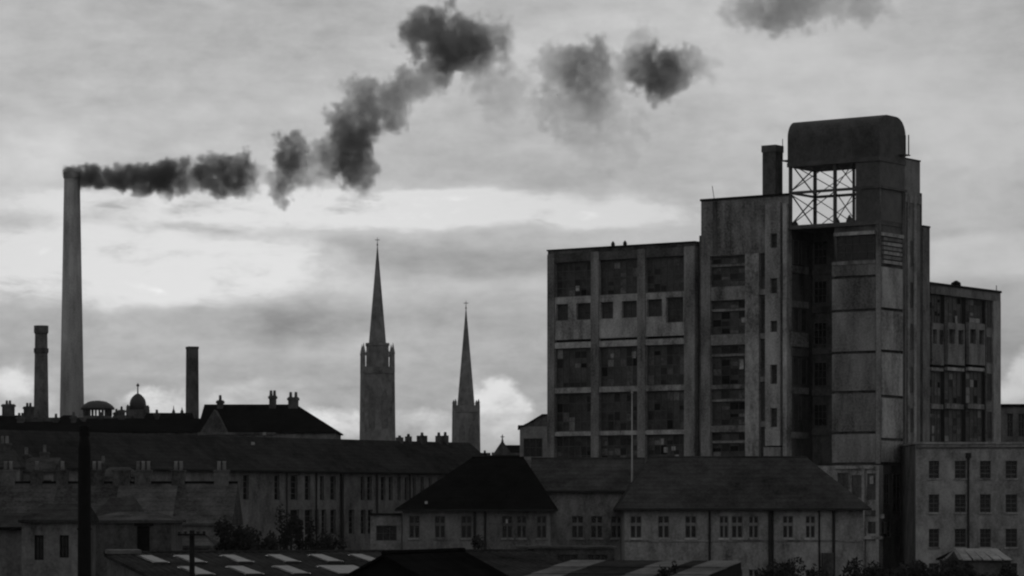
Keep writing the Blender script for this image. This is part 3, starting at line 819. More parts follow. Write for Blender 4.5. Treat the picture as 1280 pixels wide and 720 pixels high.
# black flue
Y = 120.0
fl = thing('flue_stack', 'tall black iron flue rising in front of the terraced houses', 'flue', (X(105.5, Y), Y, 0))
MB().lathe([(.30, 0), (.265, 5.5), (.25, Z(560, Y)), (.19, Z(545, Y))], 20).build('pipe', SOOT, fl, smooth=True)
MB().lathe([(.205, Z(545, Y)), (.205, Z(533, Y)), (.17, Z(532, Y))], 20).build('cowl', SOOT, fl)
for z in (4.0, 7.3): MB().lathe([(.29, z), (.29, z+.08)], 20).build('pipe_collar', SOOT, fl)

# ================================================================== FAR SKYLINE
def chimney_stack_tall(name, label, px, py_top, Y, r0, r1, m, z0=0., cap=None, n=28):
    c = thing(name, label, 'chimney', (X(px, Y), Y, ground_z(0, Y)-.3))
    zt = Z(py_top, Y) - c.location.z
    MB().lathe([(r0, 0), (r1, zt)], n).build('shaft', m, c, smooth=True)
    for (a, b_, r) in (cap or []):
        MB().lathe([(r-.12, zt+a), (r, zt+a+.25), (r, zt+b_)], n).build('cap_ring', m, c, smooth=False)
    return c
Y = 600.0
chimney_stack_tall('factory_chimney', 'very tall tapering chimney pouring black smoke', 90.0, 216, Y, 2.75, 1.52, STACKM, cap=[(-1.2, .0, 1.68)])
Y = 470.0
chimney_stack_tall('factory_chimney', 'shorter chimney with corbelled cap at the far left', 51.5, 410, Y, 1.42, .93, BRICKD, cap=[(-3.9, -3.1, 1.12), (-.9, .35, 1.1)])
Y = 480.0
c = thing('factory_chimney', 'plain square chimney standing beside the large slate-roofed house', 'chimney', (X(240.3, Y), Y, ground_z(0, Y)-.3), R(24))
zt = Z(433.5, Y)-c.location.z; h0, h1 = .92, .76
MB().add([(-h0,-h0,0),(h0,-h0,0),(h0,h0,0),(-h0,h0,0),(-h1,-h1,zt),(h1,-h1,zt),(h1,h1,zt),(-h1,h1,zt)], [(0,3,2,1),(4,5,6,7),(0,1,5,4),(1,2,6,5),(2,3,7,6),(3,0,4,7)]).build('shaft', BRICKD, c)
MB().box(-h1-.06, h1+.06, -h1-.06, h1+.06, zt-.35, zt+.02).build('cap_ring', BRICKD, c)

# big hipped house with three stacks
Y = 385.0
gz = 1.9
bh = thing('large_house', 'large house with steep slate roof and three chimney stacks on the skyline', 'house', (X(247, Y), Y, gz))
lx = lambda px: X(px, Y)-X(247, Y)
zr = Z(503.5, Y)-gz; ze = Z(541, Y)-gz; w = lx(420)
f = Facade(bh)
ops = [(lx(a), lx(a)+1.1, ze-3.2, ze-1.2) for a in (256, 290, 322, 356, 388)]
f.wall(BRICK, 0, w, 0, ze, ops, .3)
for o_ in ops: f.window(*o_, 2, 2, FRAMED, GLASS)
MB().box(0, w, .3, 11, 0, ze).build('core_block', BRICKD, bh)
MB().hip(-.1, w+.3, -.3, 11.3, ze+.1, zr, .3, lx(366), ry=5.5).build('roof', SLATED, bh)
f.box('eaves_band', CONCD, 0, lx(345), -.36, -.305, ze-.25, ze+.05)
MB().extrude_y([(lx(250), ze), (lx(286), ze), (lx(268), Z(512, Y)-gz)], -.33, 5).build('gable', BRICKD, bh)
for px, top, cw in ((270.5, 495, .75), (337, 489, .85), (363, 491, 1.25)):
    cx = lx(px); zt = Z(top, Y)-gz
    st = MB().box(cx-cw/2, cx+cw/2, 4.6, 5.6, zr-1.5, zt-.35).box(cx-cw/2-.12, cx+cw/2+.12, 4.5, 5.7, zt-.75, zt-.45).build('chimney', BRICKD, bh)
    for q in ((-.22, .22) if cw > .8 else (0,)):
        MB().lathe([(.2, zt-.35), (.16, zt+.3)], 8, cx+q*cw*1.2, 5.1).build('chimney_pot', BRICKD, st)

# domed market hall, cupola and houses, far left
Y = 455.0; gz = 4.2
dh = thing('domed_hall', 'hall with shallow rounded roof and lit clerestory beside the tall chimney', 'hall', (X(122, Y), Y, gz))
z0 = Z(512, Y)-gz; zt = Z(500.5, Y)-gz; r = 2.25
MB().lathe([(2.1, 0), (2.1, Z(520, Y)-gz)], 20).build('drum', BRICKD, dh)
for k in range(12):
    a = 2*math.pi*k/12
    MB().box(-.16, .16, -.12, .12, Z(520, Y)-gz, z0).build('clerestory_post', BRICKD, dh, (1.95*math.cos(a), 1.95*math.sin(a), 0), a)
MB().lathe([(2.5, z0), (2.5, z0+.25), (2.1, z0+.7), (1.4, z0+1.15), (.6, zt-.03), (.02, zt)], 20).build('dome', LEAD, dh, smooth=True)
bx('side_wall', BRICKD, dh, -14, 9, 3.2, 9, 0, Z(521, Y)-gz)
Y = 452.0
cp = thing('cupola_building', 'small dome with ball finial on a square turret on the skyline', 'turret', (X(172.3, Y), Y, gz))
q = lambda py: Z(py, Y)-gz
MB().box(-1.55, 1.55, -1.55, 1.55, 0, q(512)).build('turret_wall', BRICKD, cp)
for sx_ in (-1, 1):
    for sy_ in (-1, 1): MB().lathe([(.24, q(512)), (.24, q(508.5)), (.05, q(506))], 6, sx_*1.3, sy_*1.3).build('corner_pinnacle', BRICKD, cp)
MB().lathe([(1.18, q(512)), (1.2, q(504)), (1.1, q(500)), (.85, q(496.5)), (.5, q(493.5)), (.2, q(492))], 16).build('dome', LEAD, cp, smooth=True)
MB().lathe([(.11, q(492)), (.08, q(484)), (.04, q(478.5))], 8).build('finial', LEAD, cp)
MB().lathe([(.02, q(483.6)), (.2, q(482.7)), (.22, q(481.5)), (.2, q(480.6)), (.02, q(479.6))], 10).build('finial_ball', LEAD, cp, smooth=True)

def far_house(px0, px1, Y, ridge, eave, m, rm, label, chim=(), gz=4.0, gable=True, name='house', finials=(), wins=0):
    h = thing(name, label, 'house', (X(px0, Y), Y, gz), group='houses on the skyline')
    w = X(px1, Y)-X(px0, Y); zr = Z(ridge, Y+4)-gz; ze = Z(eave, Y)-gz
    f = Facade(h)
    n = max(1, wins); ops = [(w*(k+.5)/n-.4, w*(k+.5)/n+.4, ze-2.6, ze-1.0) for k in range(wins)]
    f.wall(m, 0, w, 0, ze, ops, .3)
    for o_ in ops: f.window(*o_, 2, 2, FRAMED, GLASS)
    MB().box(0, w, .3, 8, 0, ze).build('core_block', m, h)
    MB().hip(-.1, w+.1, -.2, 8.2, ze+.08, zr, -.1 if gable else min(2.5, w*.35), w+.1 if gable else w-min(2.5, w*.35)).build('roof', rm, h)
    for px, top, cw, pots in chim:
        cx = X(px, Y+4)-X(px0, Y); zt = Z(top, Y+4)-gz
        st = MB().box(cx-cw/2, cx+cw/2, 3.6, 4.4, zr-1.2, zt-.5).box(cx-cw/2-.12, cx+cw/2+.12, 3.5, 4.5, zt-.85, zt-.6).build('chimney', m, h)
        for k in range(pots):
            MB().lathe([(.19, zt-.5), (.15, zt)], 8, cx+(k-(pots-1)/2)*.42, 4.0).build('chimney_pot', m, st)
    for px, top in finials:
        cx = X(px, Y+4)-X(px0, Y); zt = Z(top, Y+4)-gz
        MB().lathe([(.28, zr-.3), (.22, zr+.25), (.1, zr+.45), (.03, zt)], 8, cx, 4.0).build('finial', m, h)
    return h
far_house(-20, 19, 410, 519, 532, BRICKD, SLATED, 'tall house with broad chimney stack cut by the left edge', [(10.5, 500.5, 1.6, 2)], wins=3, gz=3.0)
far_house(19, 48, 415, 523, 538, BRICKD, SLATE, 'house with narrow stack just left of the corbelled chimney', [(36, 503.5, 1.3, 2)], wins=2, gz=3.0)
far_house(58, 104, 440, 519, 535, BRICKD, SLATED, 'house at the foot of the tall smoking chimney', [], wins=3, gz=4.0, gable=False)
far_house(138, 161, 440, 519, 528, BRICKD, SLATE, 'narrow house with two stub chimneys left of the cupola', [(145.5, 511, .7, 1), (152, 508, .9, 1)], wins=2)
far_house(180, 236, 445, 516, 527, BRICKD, SLATED, 'long roof with spiked finials between cupola and square chimney', [], finials=((217, 507), (227.5, 509)), wins=4)
far_house(104, 262, 400, 523, 540, BRICKD, SLATED, 'low dark range of roofs below the cupola', [(126, 515, .6, 1), (196, 512, .5, 1), (152, 514, .8, 2)], wins=9, gz=2.5)
far_house(-40, 104, 395, 527, 543, BRICKD, SLATED, 'low dark range of roofs below the corbelled chimney', [(26, 516, .9, 2), (70, 517, .7, 1), (92, 515, .6, 1)], wins=7, gz=2.5)
far_house(556, 612, 470, 566, 574, BRICKD, SLATED, 'low roof at the foot of the smaller spire', [(606, 563, .6, 1)], wins=3)
far_house(596, 668, 430, 569, 577, BRICKD, SLATED, 'low roof filling the gap before the lean-to annex', [(610, 567, .5, 1), (616, 565.5, .5, 1)], wins=4)
Y = 445.0
ch = thing('chapel', 'small chapel gable with cross finial left of the lean-to annex', 'chapel', (X(628, Y), Y, 4.2))
q = lambda py: Z(py, Y)-4.2
MB().box(-1.2, 2.6, 0, 8, 0, q(566)).build('wall', BRICKD, ch)
MB().extrude_y([(-1.3, q(567)), (1.3, q(567)), (.05, q(551)), (-.05, q(551))], -.1, .7).build('gable', BRICKD, ch)
MB().hip(-.4, 2.7, .7, 8, q(566), q(555.5), -.4, 2.7).build('roof', SLATED, ch)
fi = MB().lathe([(.2, q(552)), (.1, q(549)), (.06, q(543))], 8).build('finial', BRICKD, ch)
MB().box(-.28, .28, -.06, .06, q(546.5), q(545.5)).build('finial_arm', BRICKD, fi)

# ---- church spires
def spire_church(label, px, Y, half, ztop, zoct, zsp, apex, ro, rs, buttress, pin):
    c = thing('church_tower', label, 'church', (X(px, Y), Y, 4.2), R(6))
    g_ = 4.2
    ztop -= g_; zoct -= g_; zsp -= g_; apex -= g_
    b = MB(); s = half
    b.add([(-s*1.04,-s*1.04,0),(s*1.04,-s*1.04,0),(s*1.04,s*1.04,0),(-s*1.04,s*1.04,0),(-s*.96,-s*.96,ztop),(s*.96,-s*.96,ztop),(s*.96,s*.96,ztop),(-s*.96,s*.96,ztop)],
          [(0,3,2,1),(4,5,6,7),(0,1,5,4),(1,2,6,5),(2,3,7,6),(3,0,4,7)])
    b.build('tower', STONE, c)
    for sx_ in (-1, 1):
        for sy_ in (-1, 1):
            MB().add([(sx_*s*.86, sy_*s*.86, 0), (sx_*s*1.1, sy_*s*.86, 0), (sx_*s*1.1, sy_*s*1.1, 0), (sx_*s*.86, sy_*s*1.1, 0),
                      (sx_*s*.84, sy_*s*.84, ztop-1), (sx_*s*1.0, sy_*s*.84, ztop-1), (sx_*s*1.0, sy_*s*1.0, ztop-1), (sx_*s*.84, sy_*s*1.0, ztop-1)],
                     [(0,3,2,1),(4,5,6,7),(0,1,5,4),(1,2,6,5),(2,3,7,6),(3,0,4,7)]).build('buttress', STONE, c)
            p = s*.9
            MB().lathe([(pin*.55, ztop-1.), (pin*.5, ztop+(zoct-ztop)*.55), (pin*.62, ztop+(zoct-ztop)*.58), (.03, zoct)], 4, sx_*p, sy_*p, R(45)).build('pinnacle', STONE, c)
            if buttress:
                o_ = ro*.70
                z_ = ztop+(zoct-ztop)*.48
                MB().bar((sx_*p, sy_*p, z_), (sx_*(p+o_)*.5, sy_*(p+o_)*.5, z_+.75), .26).bar((sx_*(p+o_)*.5, sy_*(p+o_)*.5, z_+.75), (sx_*o_, sy_*o_, z_+2.6), .26).build('flying_buttress', STONE, c)
    if ro: 
        MB().lathe([(ro, ztop-.5), (ro*.97, zsp-1.0), (ro*1.04, zsp-.8), (ro*1.04, zsp)], 8, 0, 0, R(22.5)).build('octagon', STONE, c)
    n = 6
    MB().lathe([(rs, zsp-.5), (rs*.60, zsp+(apex-zsp)*.4), (rs*.27, zsp+(apex-zsp)*.74), (.10, apex-.6)], 8, 0, 0, R(22.5)).build('spire', STONE, c)
    fi = MB().lathe([(.28, apex-.7), (.1, apex), (.06, apex+1.8)], 6).build('weather_vane', IRON, c)
    MB().box(-.7, .7, -.05, .05, apex+.9, apex+1.1).build('vane_arrow', IRON, fi)
    for sy_, rz_ in ((-1, 0),):
        for k in (-.4, .4):
            MB().extrude_y([(k*s-.9, ztop*.62), (k*s+.9, ztop*.62), (k*s+.9, ztop*.82), (k*s, ztop*.88), (k*s-.9, ztop*.82)], -s*1.03, -s*.9).build('belfry_louvre', LOUVRE, c)
        MB().box(-s*1.0, s*1.0, -s*1.03, -s*.95, ztop-1.3, ztop+.7).build('parapet', STONE, c)
    return c
Y = 950.0
spire_church('taller church spire with flying buttresses round its octagon', 471.8, Y, 5.0, Z(462, Y), Z(429, Y), Z(429, Y), Z(304, Y), 3.75, 2.85, True, 1.4)
Y = 944.0
spire_church('smaller church spire on a plain square tower to the right', 582.5, Y, 3.9, Z(510, Y), Z(499, Y), Z(510, Y), Z(383, Y), 0, 2.9, False, 1.0)

# ================================================================== FOREGROUND SHEDS
# low pitched works shed with rows of raised skylights
vd = Vector((2.4, -6.0)).normalized(); rd = Vector((-vd.y, vd.x))         # slope and ridge directions
P0 = Vector((X(130, 115), 115.0)); zr = Z(692, 115)
ws = thing('works_shed', 'low works shed roof dotted with raised pale skylights', 'shed', (P0.x, P0.y, 0), math.atan2(rd.y, rd.x))
SL = .11; LR = 17.0; LV = 26.0
MB().add([(0,0,zr),(LR,0,zr),(LR,-LV,zr-SL*LV),(0,-LV,zr-SL*LV),(0,0,zr-.12),(LR,0,zr-.12),(LR,-LV,zr-.12-SL*LV),(0,-LV,zr-.12-SL*LV)],
         [(0,3,2,1),(4,5,6,7),(0,1,5,4),(1,2,6,5),(2,3,7,6),(3,0,4,7)]).build('roof', CORR, ws)
b = MB()
for k in range(57):
    x = .1+k*.3
    b.add([(x,-.02,zr+.005),(x+.12,-.02,zr+.035),(x+.24,-.02,zr+.005),(x,-LV,zr+.005-SL*LV),(x+.12,-LV,zr+.035-SL*LV),(x+.24,-LV,zr+.005-SL*LV)], [(0,1,4,3),(1,2,5,4)])
cr = b.build('corrugation', CORR, ws); cr['kind'] = 'stuff'
bx('back_wall', BRICKD, ws, .1, LR-.1, -.35, -.05, 0, zr-.13)
MB().add([(.1,-.35,0),(.1,-LV+.2,0),(.1,-LV+.2,zr-.13-SL*(LV-.2)),(.1,-.35,zr-.17),(.3,-.35,0),(.3,-LV+.2,0),(.3,-LV+.2,zr-.13-SL*(LV-.2)),(.3,-.35,zr-.17)],
         [(0,1,2,3),(4,5,6,7),(0,1,5,4),(1,2,6,5),(2,3,7,6),(3,0,4,7)]).build('side_wall', BRICKD, ws)
MB().bar((0,0,zr+.03),(LR,0,zr+.03),.07).build('ridge_cap', CORR, ws)
def skylight(x, v, w=.62, l=2.5, h=.10):
    z0 = zr - SL*v; z1 = zr - SL*(v+l)
    o = MB().add([(x,-v,z0),(x+w,-v,z0),(x+w,-v-l,z1),(x,-v-l,z1),(x,-v,z0+h*.35),(x+w,-v,z0+h*.35),(x+w,-v-l,z1+h),(x,-v-l,z1+h)],
             [(0,1,5,4),(1,2,6,5),(2,3,7,6),(3,0,4,7),(4,5,6,7)]).build('skylight', IRON, ws)
    MB().add([(x+.05,-v-.06,z0+h*.35+.03),(x+w-.05,-v-.06,z0+h*.35+.03),(x+w-.05,-v-l+.06,z1+h+.02),(x+.05,-v-l+.06,z1+h+.02),
              (x+.05,-v-.06,z0+h*.35+.01),(x+w-.05,-v-.06,z0+h*.35+.01),(x+w-.05,-v-l+.06,z1+h),(x+.05,-v-l+.06,z1+h)],
             [(0,1,2,3),(4,5,6,7),(0,1,5,4),(1,2,6,5),(2,3,7,6),(3,0,4,7)]).build('pane', SKYL, o)
for x in (.95, 2.35, 4.15, 5.95, 7.6, 9.2, 10.9): skylight(x, 1.0)
for x in (1.6, 3.4, 5.15): skylight(x, 4.3, .7, 2.6)
skylight(6.85, 4.3, 1.5, 2.7); skylight(8.9, 4.4, .7, 2.3)
for x in (.2, 2.0, 3.9, 5.8): skylight(x, 8.0, .7, 2.4)
MB().add([(.02,-.05,zr+.02),(1.3,-.05,zr+.02),(1.3,-.5,zr-.01),(.02,-.5,zr-.01),(.02,-.05,zr+.16),(1.3,-.05,zr+.16),(1.3,-.5,zr+.13),(.02,-.5,zr+.13)],
         [(0,3,2,1),(4,5,6,7),(0,1,5,4),(1,2,6,5),(2,3,7,6),(3,0,4,7)]).build('ridge_vent', CORRP, ws)

def gable_shed(name, label, apex_px, apex_py, Y, rz, half, drop, length, wm, rm, sheets=None):
    zr = Z(apex_py, Y)
    s = thing(name, label, 'shed', (X(apex_px, Y), Y, 0), rz)
    MB().extrude_y([(-half+.1, 0), (half-.1, 0), (half-.1, zr-drop-.02), (0, zr-.1), (-half+.1, zr-drop-.02)], 0, length).build('wall', wm, s)
    for sg in (-1, 1):
        q = [(0, zr-.08), (0, zr), (sg*(half+.2), zr-drop*(half+.2)/half), (sg*(half+.2), zr-drop*(half+.2)/half-.08)]
        MB().extrude_y(q, -.25, length+.2).build('roof_slope', rm, s)
    if sheets:
        sg, cells = sheets
        for (y0, y1, m) in cells:
            q = [(0.0, zr+.006), (0.0, zr+.05), (sg*(half+.18), zr-drop*(half+.18)/half+.05), (sg*(half+.18), zr-drop*(half+.18)/half+.006)]
            MB().extrude_y(q, y0, y1).build('roof_sheet', m, s)
    MB().bar((0, -.25, zr+.03), (0, length+.2, zr+.03), .07).build('ridge_cap', rm, s)
    return s
gable_shed('timber_shed', 'black gabled shed with its dark end facing the camera', 482, 692.5, 92, R(-15), 2.9, 1.55, 8.3, SOOT, SLATED)
# long low shed roofed in alternate pale and dark sheets
vd = Vector((-1.67, -5.0)).normalized(); rd = Vector((-vd.y, vd.x))
P0 = Vector((X(715, 110), 110.0)); zr = Z(700, 110)
ss = thing('sheeted_shed', 'low shed roofed in pale and dark sheets below the school', 'shed', (P0.x, P0.y, 0), math.atan2(rd.y, rd.x))
SL2 = .088; LV2 = 15.0; LR2 = 6.3
cells = [(0, 1.3, CORRP), (1.3, 3.35, CORR), (3.35, 4.45, CORRP), (4.45, 5.05, CORR), (5.05, LR2, CORRP)]
for a_, c_, m_ in cells:
    for v0, v1 in ((0, 2.4), (2.3, 4.7), (4.6, 7.0), (6.9, 11.0), (10.9, LV2)):
        t_ = .02 if v0 else .04
        z0_, z1_ = zr-SL2*v0, zr-SL2*v1
        MB().add([(a_+.01,-v0,z0_-.02),(c_-.01,-v0,z0_-.02),(c_-.01,-v1,z1_+.01),(a_+.01,-v1,z1_+.01),(a_+.01,-v0,z0_+.005),(c_-.01,-v0,z0_+.005),(c_-.01,-v1,z1_+.035),(a_+.01,-v1,z1_+.035)],
                 [(0,3,2,1),(4,5,6,7),(0,1,5,4),(1,2,6,5),(2,3,7,6),(3,0,4,7)]).build('roof_sheet', m_, ss)
for x_ in (.08, LR2-.28):
    MB().add([(x_,-.1,0),(x_,-LV2+.1,0),(x_,-LV2+.1,zr-.04-SL2*(LV2-.1)),(x_,-.1,zr-.05),(x_+.2,-.1,0),(x_+.2,-LV2+.1,0),(x_+.2,-LV2+.1,zr-.04-SL2*(LV2-.1)),(x_+.2,-.1,zr-.05)],
         [(0,1,2,3),(4,5,6,7),(0,1,5,4),(1,2,6,5),(2,3,7,6),(3,0,4,7)]).build('side_wall', SOOT, ss)
bx('back_wall', BRICKD, ss, .3, LR2-.3, -.3, -.05, 0, zr-.06)
# flat roofed outbuilding before the recessed middle of the school
Y = 205.0
ob = thing('outbuilding', 'dark flat-roofed outbuilding in front of the school middle', 'outbuilding', (X(648, Y), Y, 0))
w = X(768, Y)-X(648, Y); zt = Z(684, Y)
f = Facade(ob)
ops = [(w*.08, w*.30, zt-2.2, zt-.5), (w*.40, w*.62, zt-2.2, zt-.5), (w*.72, w*.93, zt-2.2, zt-.5)]
f.wall(BRICKD, 0, w, 0, zt-.1, ops, .3)
for o_ in ops: f.window(*o_, 3, 2, SASH, GLASS)
MB().box(0, w, .3, 6, 0, zt-.1).build('core_block', BRICKD, ob)
MB().box(-.15, w+.15, -.15, 6.1, zt-.1, zt+.05).build('coping', SLATEM, ob)
# hut with a light roof in front of the warehouse
Y = 205.0
ht = thing('hut', 'small hut with light sheet roof before the brick block', 'hut', (X(1183, Y), Y, 0))
w = X(1268, Y)-X(1183, Y); zr = Z(686, Y); ze = Z(699.5, Y)
MB().box(.1, w-.2, .2, 4, 0, ze-.02).build('wall', BRICKD, ht)
for i in range(5):
    a0 = .9+i*(w-1.7)/5; a1 = a0+(w-1.7)/5-.02
    MB().add([(a0-.02*i, 2.2, zr), (a1, 2.2, zr), (a1+.55*(.4+i/5), -.1, ze+.03*(i % 2)), (a0+.55*(.4+i/5), -.1, ze+.03*(i % 2)),
              (a0-.02*i, 2.2, zr-.06), (a1, 2.2, zr-.06), (a1+.55*(.4+i/5), -.1, ze-.06), (a0+.55*(.4+i/5), -.1, ze-.06)],
             [(0,3,2,1),(4,5,6,7),(0,1,5,4),(1,2,6,5),(2,3,7,6),(3,0,4,7)]).build('roof_sheet', SHEETL, ht)
MB().add([(.9, 2.2, zr-.07), (w-.6, 2.2, zr-.07), (w, 4.4, ze), (-.1, 4.4, ze), (-.1, -.05, ze-.1), (w-.1, -.05, ze-.1), (w, 4.4, ze-.1), (-.1, 4.4, ze-.1)],
         [(0,1,2,3),(4,5,6,7),(0,1,5,4),(2,3,7,6)]).build('roof', CORR, ht)
MB().add([(.86, 2.15, zr-.05), (1.25, -.08, ze+.02), (-.1, 1.2, ze+.0), (.86, 2.15, zr-.15), (1.25, -.08, ze-.1), (-.1, 1.2, ze-.1)], [(0,1,2),(3,4,5),(0,1,4,3),(1,2,5,4),(2,0,3,5)]).build('hip_sheet', CORRP, ht)

# telegraph pole
Y = 100.0
tp = thing('telegraph_pole', 'dark wooden telegraph pole with short crossarm over the works shed', 'pole', (X(240, Y), Y, 0))
MB().lathe([(.12, 0), (.085, Z(663, Y))], 10).build('pole', WOOD, tp, smooth=True)
MB().box(-.45, .45, -.16, -.09, Z(669.5, Y), Z(667, Y)).build('crossarm', WOOD, tp)
for x in (-.4, -.2, .2, .4):
    MB().lathe([(.02, Z(667, Y)), (.055, Z(666, Y)), (.05, Z(664, Y)), (.02, Z(663.5, Y))], 8, x, -.12).build('insulator', IRON, tp)

# ================================================================== VEGETATION
def leaf_mesh(n, rx, ry, h, z0, size, seed, clumps=9):
    rng = random.Random(seed); v = []; fcs = []
    cl = [(rng.uniform(-.75, .75)*rx, rng.uniform(-.75, .75)*ry, z0 + h*rng.uniform(.12, .88), rng.uniform(.35, .6)) for _ in range(clumps)]
    for _ in range(n):
        c = rng.choice(cl)
        d = Vector((rng.gauss(0, 1), rng.gauss(0, 1), rng.gauss(0, 1))).normalized() * (rng.random()**.4)
        p = Vector((c[0]+d.x*c[3]*rx*.8, c[1]+d.y*c[3]*ry*.8, c[2]+d.z*c[3]*h*.5))
        a = Vector((rng.gauss(0, 1), rng.gauss(0, 1), rng.gauss(0, 1))).normalized(); bq = a.orthogonal().normalized()
        s_ = size*rng.uniform(.6, 1.4)
        k = len(v); v += [p-a*s_, p+bq*s_*.5, p+a*s_, p-bq*s_*.5]; fcs.append((k, k+1, k+2, k+3))
    me = bpy.data.meshes.new('foliage'); me.from_pydata([tuple(q) for q in v], [], fcs); me.materials.append(LEAF)
    return me
def bush(px, py_top, Y, rx, h, label, n=1500, size=.13, name='bush', seed=1, z0=None):
    zt = Z(py_top, Y)
    o = thing(name, label, 'bush', (X(px, Y), Y, 0), group='bushes')
    link('foliage', leaf_mesh(n, rx, rx*.8, h, zt-h, size, seed), o)
    m = MB()
    rng = random.Random(seed)
    for k in range(5):
        m.bar((rng.uniform(-.2, .2), rng.uniform(-.2, .2), 0), (rng.uniform(-.6, .6)*rx, rng.uniform(-.5, .5)*rx, zt-h*.4), .06, 5)
    m.build('stem', BARK, o)
bush(292, 652, 190, 1.6, 3.2, 'dark bush at the right end of the terraced houses', 1800, seed=3)
bush(325, 660, 195, 1.2, 2.6, 'smaller dark bush right of the terrace-end bush', 1200, seed=4)
bush(358, 640, 240, 1.0, 4.6, 'creeper-like bush against the long slate-roofed building', 1400, seed=5)
bush(382, 644, 243, .9, 4.2, 'upright bush beside the creeper on the long building', 1200, seed=6)
bush(415, 668, 225, 1.4, 2.2, 'low bush under the tall narrow windows', 1100, seed=16)
bush(833, 700, 96, .33, 1.0, 'small plant poking up between the sheeted shed roofs', 380, .07, seed=7)
bush(614, 672, 215, 1.5, 3.0, 'bush in front of the left school wing', 1400, seed=8)
hd = [(965, 703, 2.0), (1005, 698, 2.2), (1050, 701, 2.0), (1090, 702, 2.0), (1130, 700, 2.0), (1165, 702, 2.0), (1200, 700, 2.2), (1240, 699, 2.1), (1276, 697, 2.2)]
nm = ['leftmost, at the school porch side', 'second from the left', 'third from the left', 'fourth from the left, by the factory base', 'fifth, below the gap beside the brick block', 'sixth, at the brick block corner', 'seventh, under the hut', 'eighth, right of the hut', 'ninth, at the right edge']
for i, (px, py, rx) in enumerate(hd):
    bush(px, py+7, 198, rx*.95, 4.6, 'dark hedge bush along the bottom right, ' + nm[i], 3400, .15, seed=30+i)

# ================================================================== SMOKE PLUME (one baked density grid)
SY = 600.0
def smoke_points():
    P = []
    def a(px, py, r, d): P.append((X(px, SY), Z(py, SY), r/F*SY, d))
    for t in ((87,217,10,1.2),(94,220,14,1.25),(96,230,10,1.1),(110,220,15,1.2),(93,221,11,1.0),(104,221,13,1.0),(118,222,15,1.0),(132,223,16,1.0),(146,221,18,1.0),(160,223,18,1.0),(175,225,19,1.0),(190,224,20,1.0),
              (205,221,21,1.0),(219,220,25,1.0),(228,205,12,.8),(222,236,14,.8),(238,228,14,.6),(197,206,9,.8),(150,206,8,.8),(178,240,10,.7),(205,243,10,.6),(322,216,15,.42),(335,224,14,.4),(312,238,14,.5),(262,200,10,.8),(300,198,12,.8),(410,196,22,.5),(256,215,20,1.0),(262,228,16,.9),(278,226,20,1.0),(293,220,28,1.0),(304,212,20,.9),(290,236,14,.7),
              (362,188,24,1.0),(364,210,24,1.0),(352,232,20,.9),(346,246,11,.7),(378,202,18,.9),(372,180,14,.6),(398,200,24,.45),(388,222,22,.45),
              (432,200,36,1.0),(440,170,32,1.0),(452,220,24,.7),(425,148,22,.8),(470,150,26,.9),(455,132,26,.8),(438,112,24,.7),(478,118,28,.7),(500,112,28,.7),(495,146,18,.7),(523,110,24,.6),(538,100,22,.6),
              (522,40,30,.8),(535,58,30,.9),(555,40,36,.9),(560,68,30,1.0),(585,62,34,1.0),(590,38,28,.7),(612,62,28,.8),(628,38,20,.6),(548,86,22,.8),(624,82,24,.45),(600,100,28,.42),(625,112,26,.42),(622,140,24,.3),
              (690,125,26,.5),(705,92,32,.6),(728,88,34,.8),(742,70,28,.6),(735,112,34,.6),(765,95,26,.35),(800,48,24,.4),(795,85,28,.6),(822,88,38,1.0),(850,78,28,.7),(878,82,26,.35),(835,112,28,.6),
              (700,150,36,.34),(740,146,40,.36),(785,160,36,.26),(730,190,30,.2),(770,200,30,.24),(690,80,30,.4),(640,120,34,.26),
              (930,10,36,.42),(965,4,44,.54),(1000,8,40,.5),(1045,0,38,.4),(1090,-2,36,.38)): a(*t)
    return P
SP = smoke_points()
smin = Vector((X(78, SY), SY-9, Z(268, SY))); smax = Vector((X(1150, SY), SY+9, Z(-60, SY)))
VOX = .46
res = [int((smax[i]-smin[i])/VOX) for i in range(3)]
smk = bpy.data.objects.new('smoke', MB().box(smin.x, smax.x, smin.y, smax.y, smin.z, smax.z).mesh('smoke')); col.objects.link(smk)
smk['kind'] = 'stuff'; smk['label'] = 'black smoke plume drifting right from the tall chimney'; smk['category'] = 'smoke'
ng = bpy.data.node_groups.new('smoke_density', 'GeometryNodeTree')
ng.interface.new_socket('Geometry', in_out='INPUT', socket_type='NodeSocketGeometry')
ng.interface.new_socket('Geometry', in_out='OUTPUT', socket_type='NodeSocketGeometry')
gi = ng.nodes.new('NodeGroupInput'); go = ng.nodes.new('NodeGroupOutput')
N.tree = ng
pos = ng.nodes.new('GeometryNodeInputPosition')
sp = ng.nodes.new('ShaderNodeSeparateXYZ'); ng.links.new(pos.outputs[0], sp.inputs[0])
gx_, gy_, gz_ = (N(sp.outputs[i]) for i in range(3))
def gnoise(off, sc_, det=3.0):
    return noise(combine(gx_*sc_+off, gy_*sc_*.35, gz_*sc_), 1.0, det, .6) - .5
grow = sstep(gx_, X(80, SY), X(330, SY), .34, 1.0)
wx = gx_ + gnoise(0., .2)*7.0*grow + gnoise(50., .65, 3.)*3.0*grow
wy = gy_ - SY + gnoise(17., .22)*4.0
wz = gz_ + gnoise(31., .2)*7.0*grow + gnoise(71., .65, 3.)*3.2*grow
wy2 = wy*wy
grow2 = sstep(gx_, X(90, SY), X(430, SY), 1.7, .8)
shape = None; weight = None
for (x, z, r, d) in SP:
    ux = wx - x; uz = wz - z; r = r*1.16
    dd = (ux*ux + uz*uz + wy2) * (1.0/(r*r))
    k = N.m('MAXIMUM', 1.0 - dd, 0.0); kd = k * d
    shape = k if shape is None else shape + k
    weight = kd if weight is None else weight + kd
det_ = noise(combine(gx_*.5, gy_*.16, gz_*.5), 1.0, 5., .62)
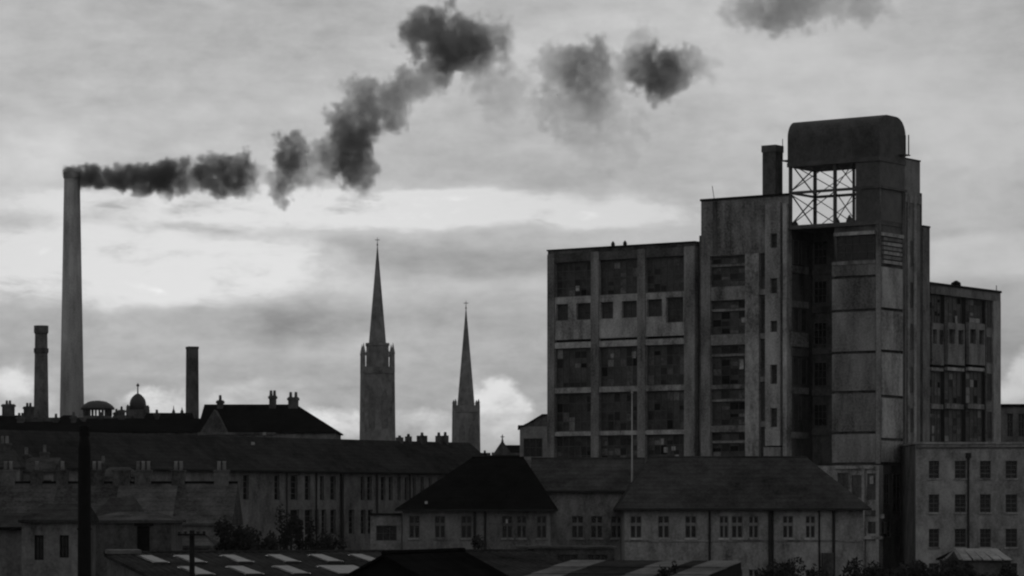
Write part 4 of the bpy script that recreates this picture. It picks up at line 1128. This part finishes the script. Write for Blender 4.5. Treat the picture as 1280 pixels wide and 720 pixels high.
d2_ = noise(combine(gx_*.17+9., gy_*.07, gz_*.17), 1.0, 3., .55)
fld = N.m('MINIMUM', shape, 1.15) + (det_ - 0.5)*2.9 + (d2_ - 0.5)*1.9
wgt = weight / N.m('MAXIMUM', shape, .001)
dens = sstep(fld, .22, 1.05) * sstep(shape, .0, .22) * wgt * wgt * grow2
vc = ng.nodes.new('GeometryNodeVolumeCube')
ng.links.new(dens.s, vc.inputs['Density'])
vc.inputs['Min'].default_value = smin; vc.inputs['Max'].default_value = smax
for i, k in enumerate(('Resolution X', 'Resolution Y', 'Resolution Z')): vc.inputs[k].default_value = res[i]
sm = bpy.data.materials.new('smoke_volume'); sm.use_nodes = True; sm.node_tree.nodes.clear()
so_ = sm.node_tree.nodes.new('ShaderNodeOutputMaterial'); pv = sm.node_tree.nodes.new('ShaderNodeVolumePrincipled')
pv.inputs['Color'].default_value = (.30, .30, .30, 1); pv.inputs['Density'].default_value = .55; pv.inputs['Anisotropy'].default_value = .2
sm.node_tree.links.new(pv.outputs[0], so_.inputs['Volume'])
setm = ng.nodes.new('GeometryNodeSetMaterial'); setm.inputs['Material'].default_value = sm
ng.links.new(vc.outputs[0], setm.inputs[0]); ng.links.new(setm.outputs[0], go.inputs[0])
smk.data.materials.append(sm)
md_ = smk.modifiers.new('smoke_density', 'NODES'); md_.node_group = ng

# ================================================================== HAZE
hz = MB().box(-420, 420, -60, 1150, -1.5, 125).build('haze', mat('haze_tmp', .5))
hm = bpy.data.materials.new('haze_volume'); hm.use_nodes = True; hm.node_tree.nodes.clear()
ho = hm.node_tree.nodes.new('ShaderNodeOutputMaterial'); hv = hm.node_tree.nodes.new('ShaderNodeVolumePrincipled')
hv.inputs['Color'].default_value = (.85, .85, .85, 1); hv.inputs['Density'].default_value = 0.00004; hv.inputs['Anisotropy'].default_value = .0
hm.node_tree.links.new(hv.outputs[0], ho.inputs['Volume'])
hz.data.materials.clear(); hz.data.materials.append(hm)
hz['kind'] = 'stuff'
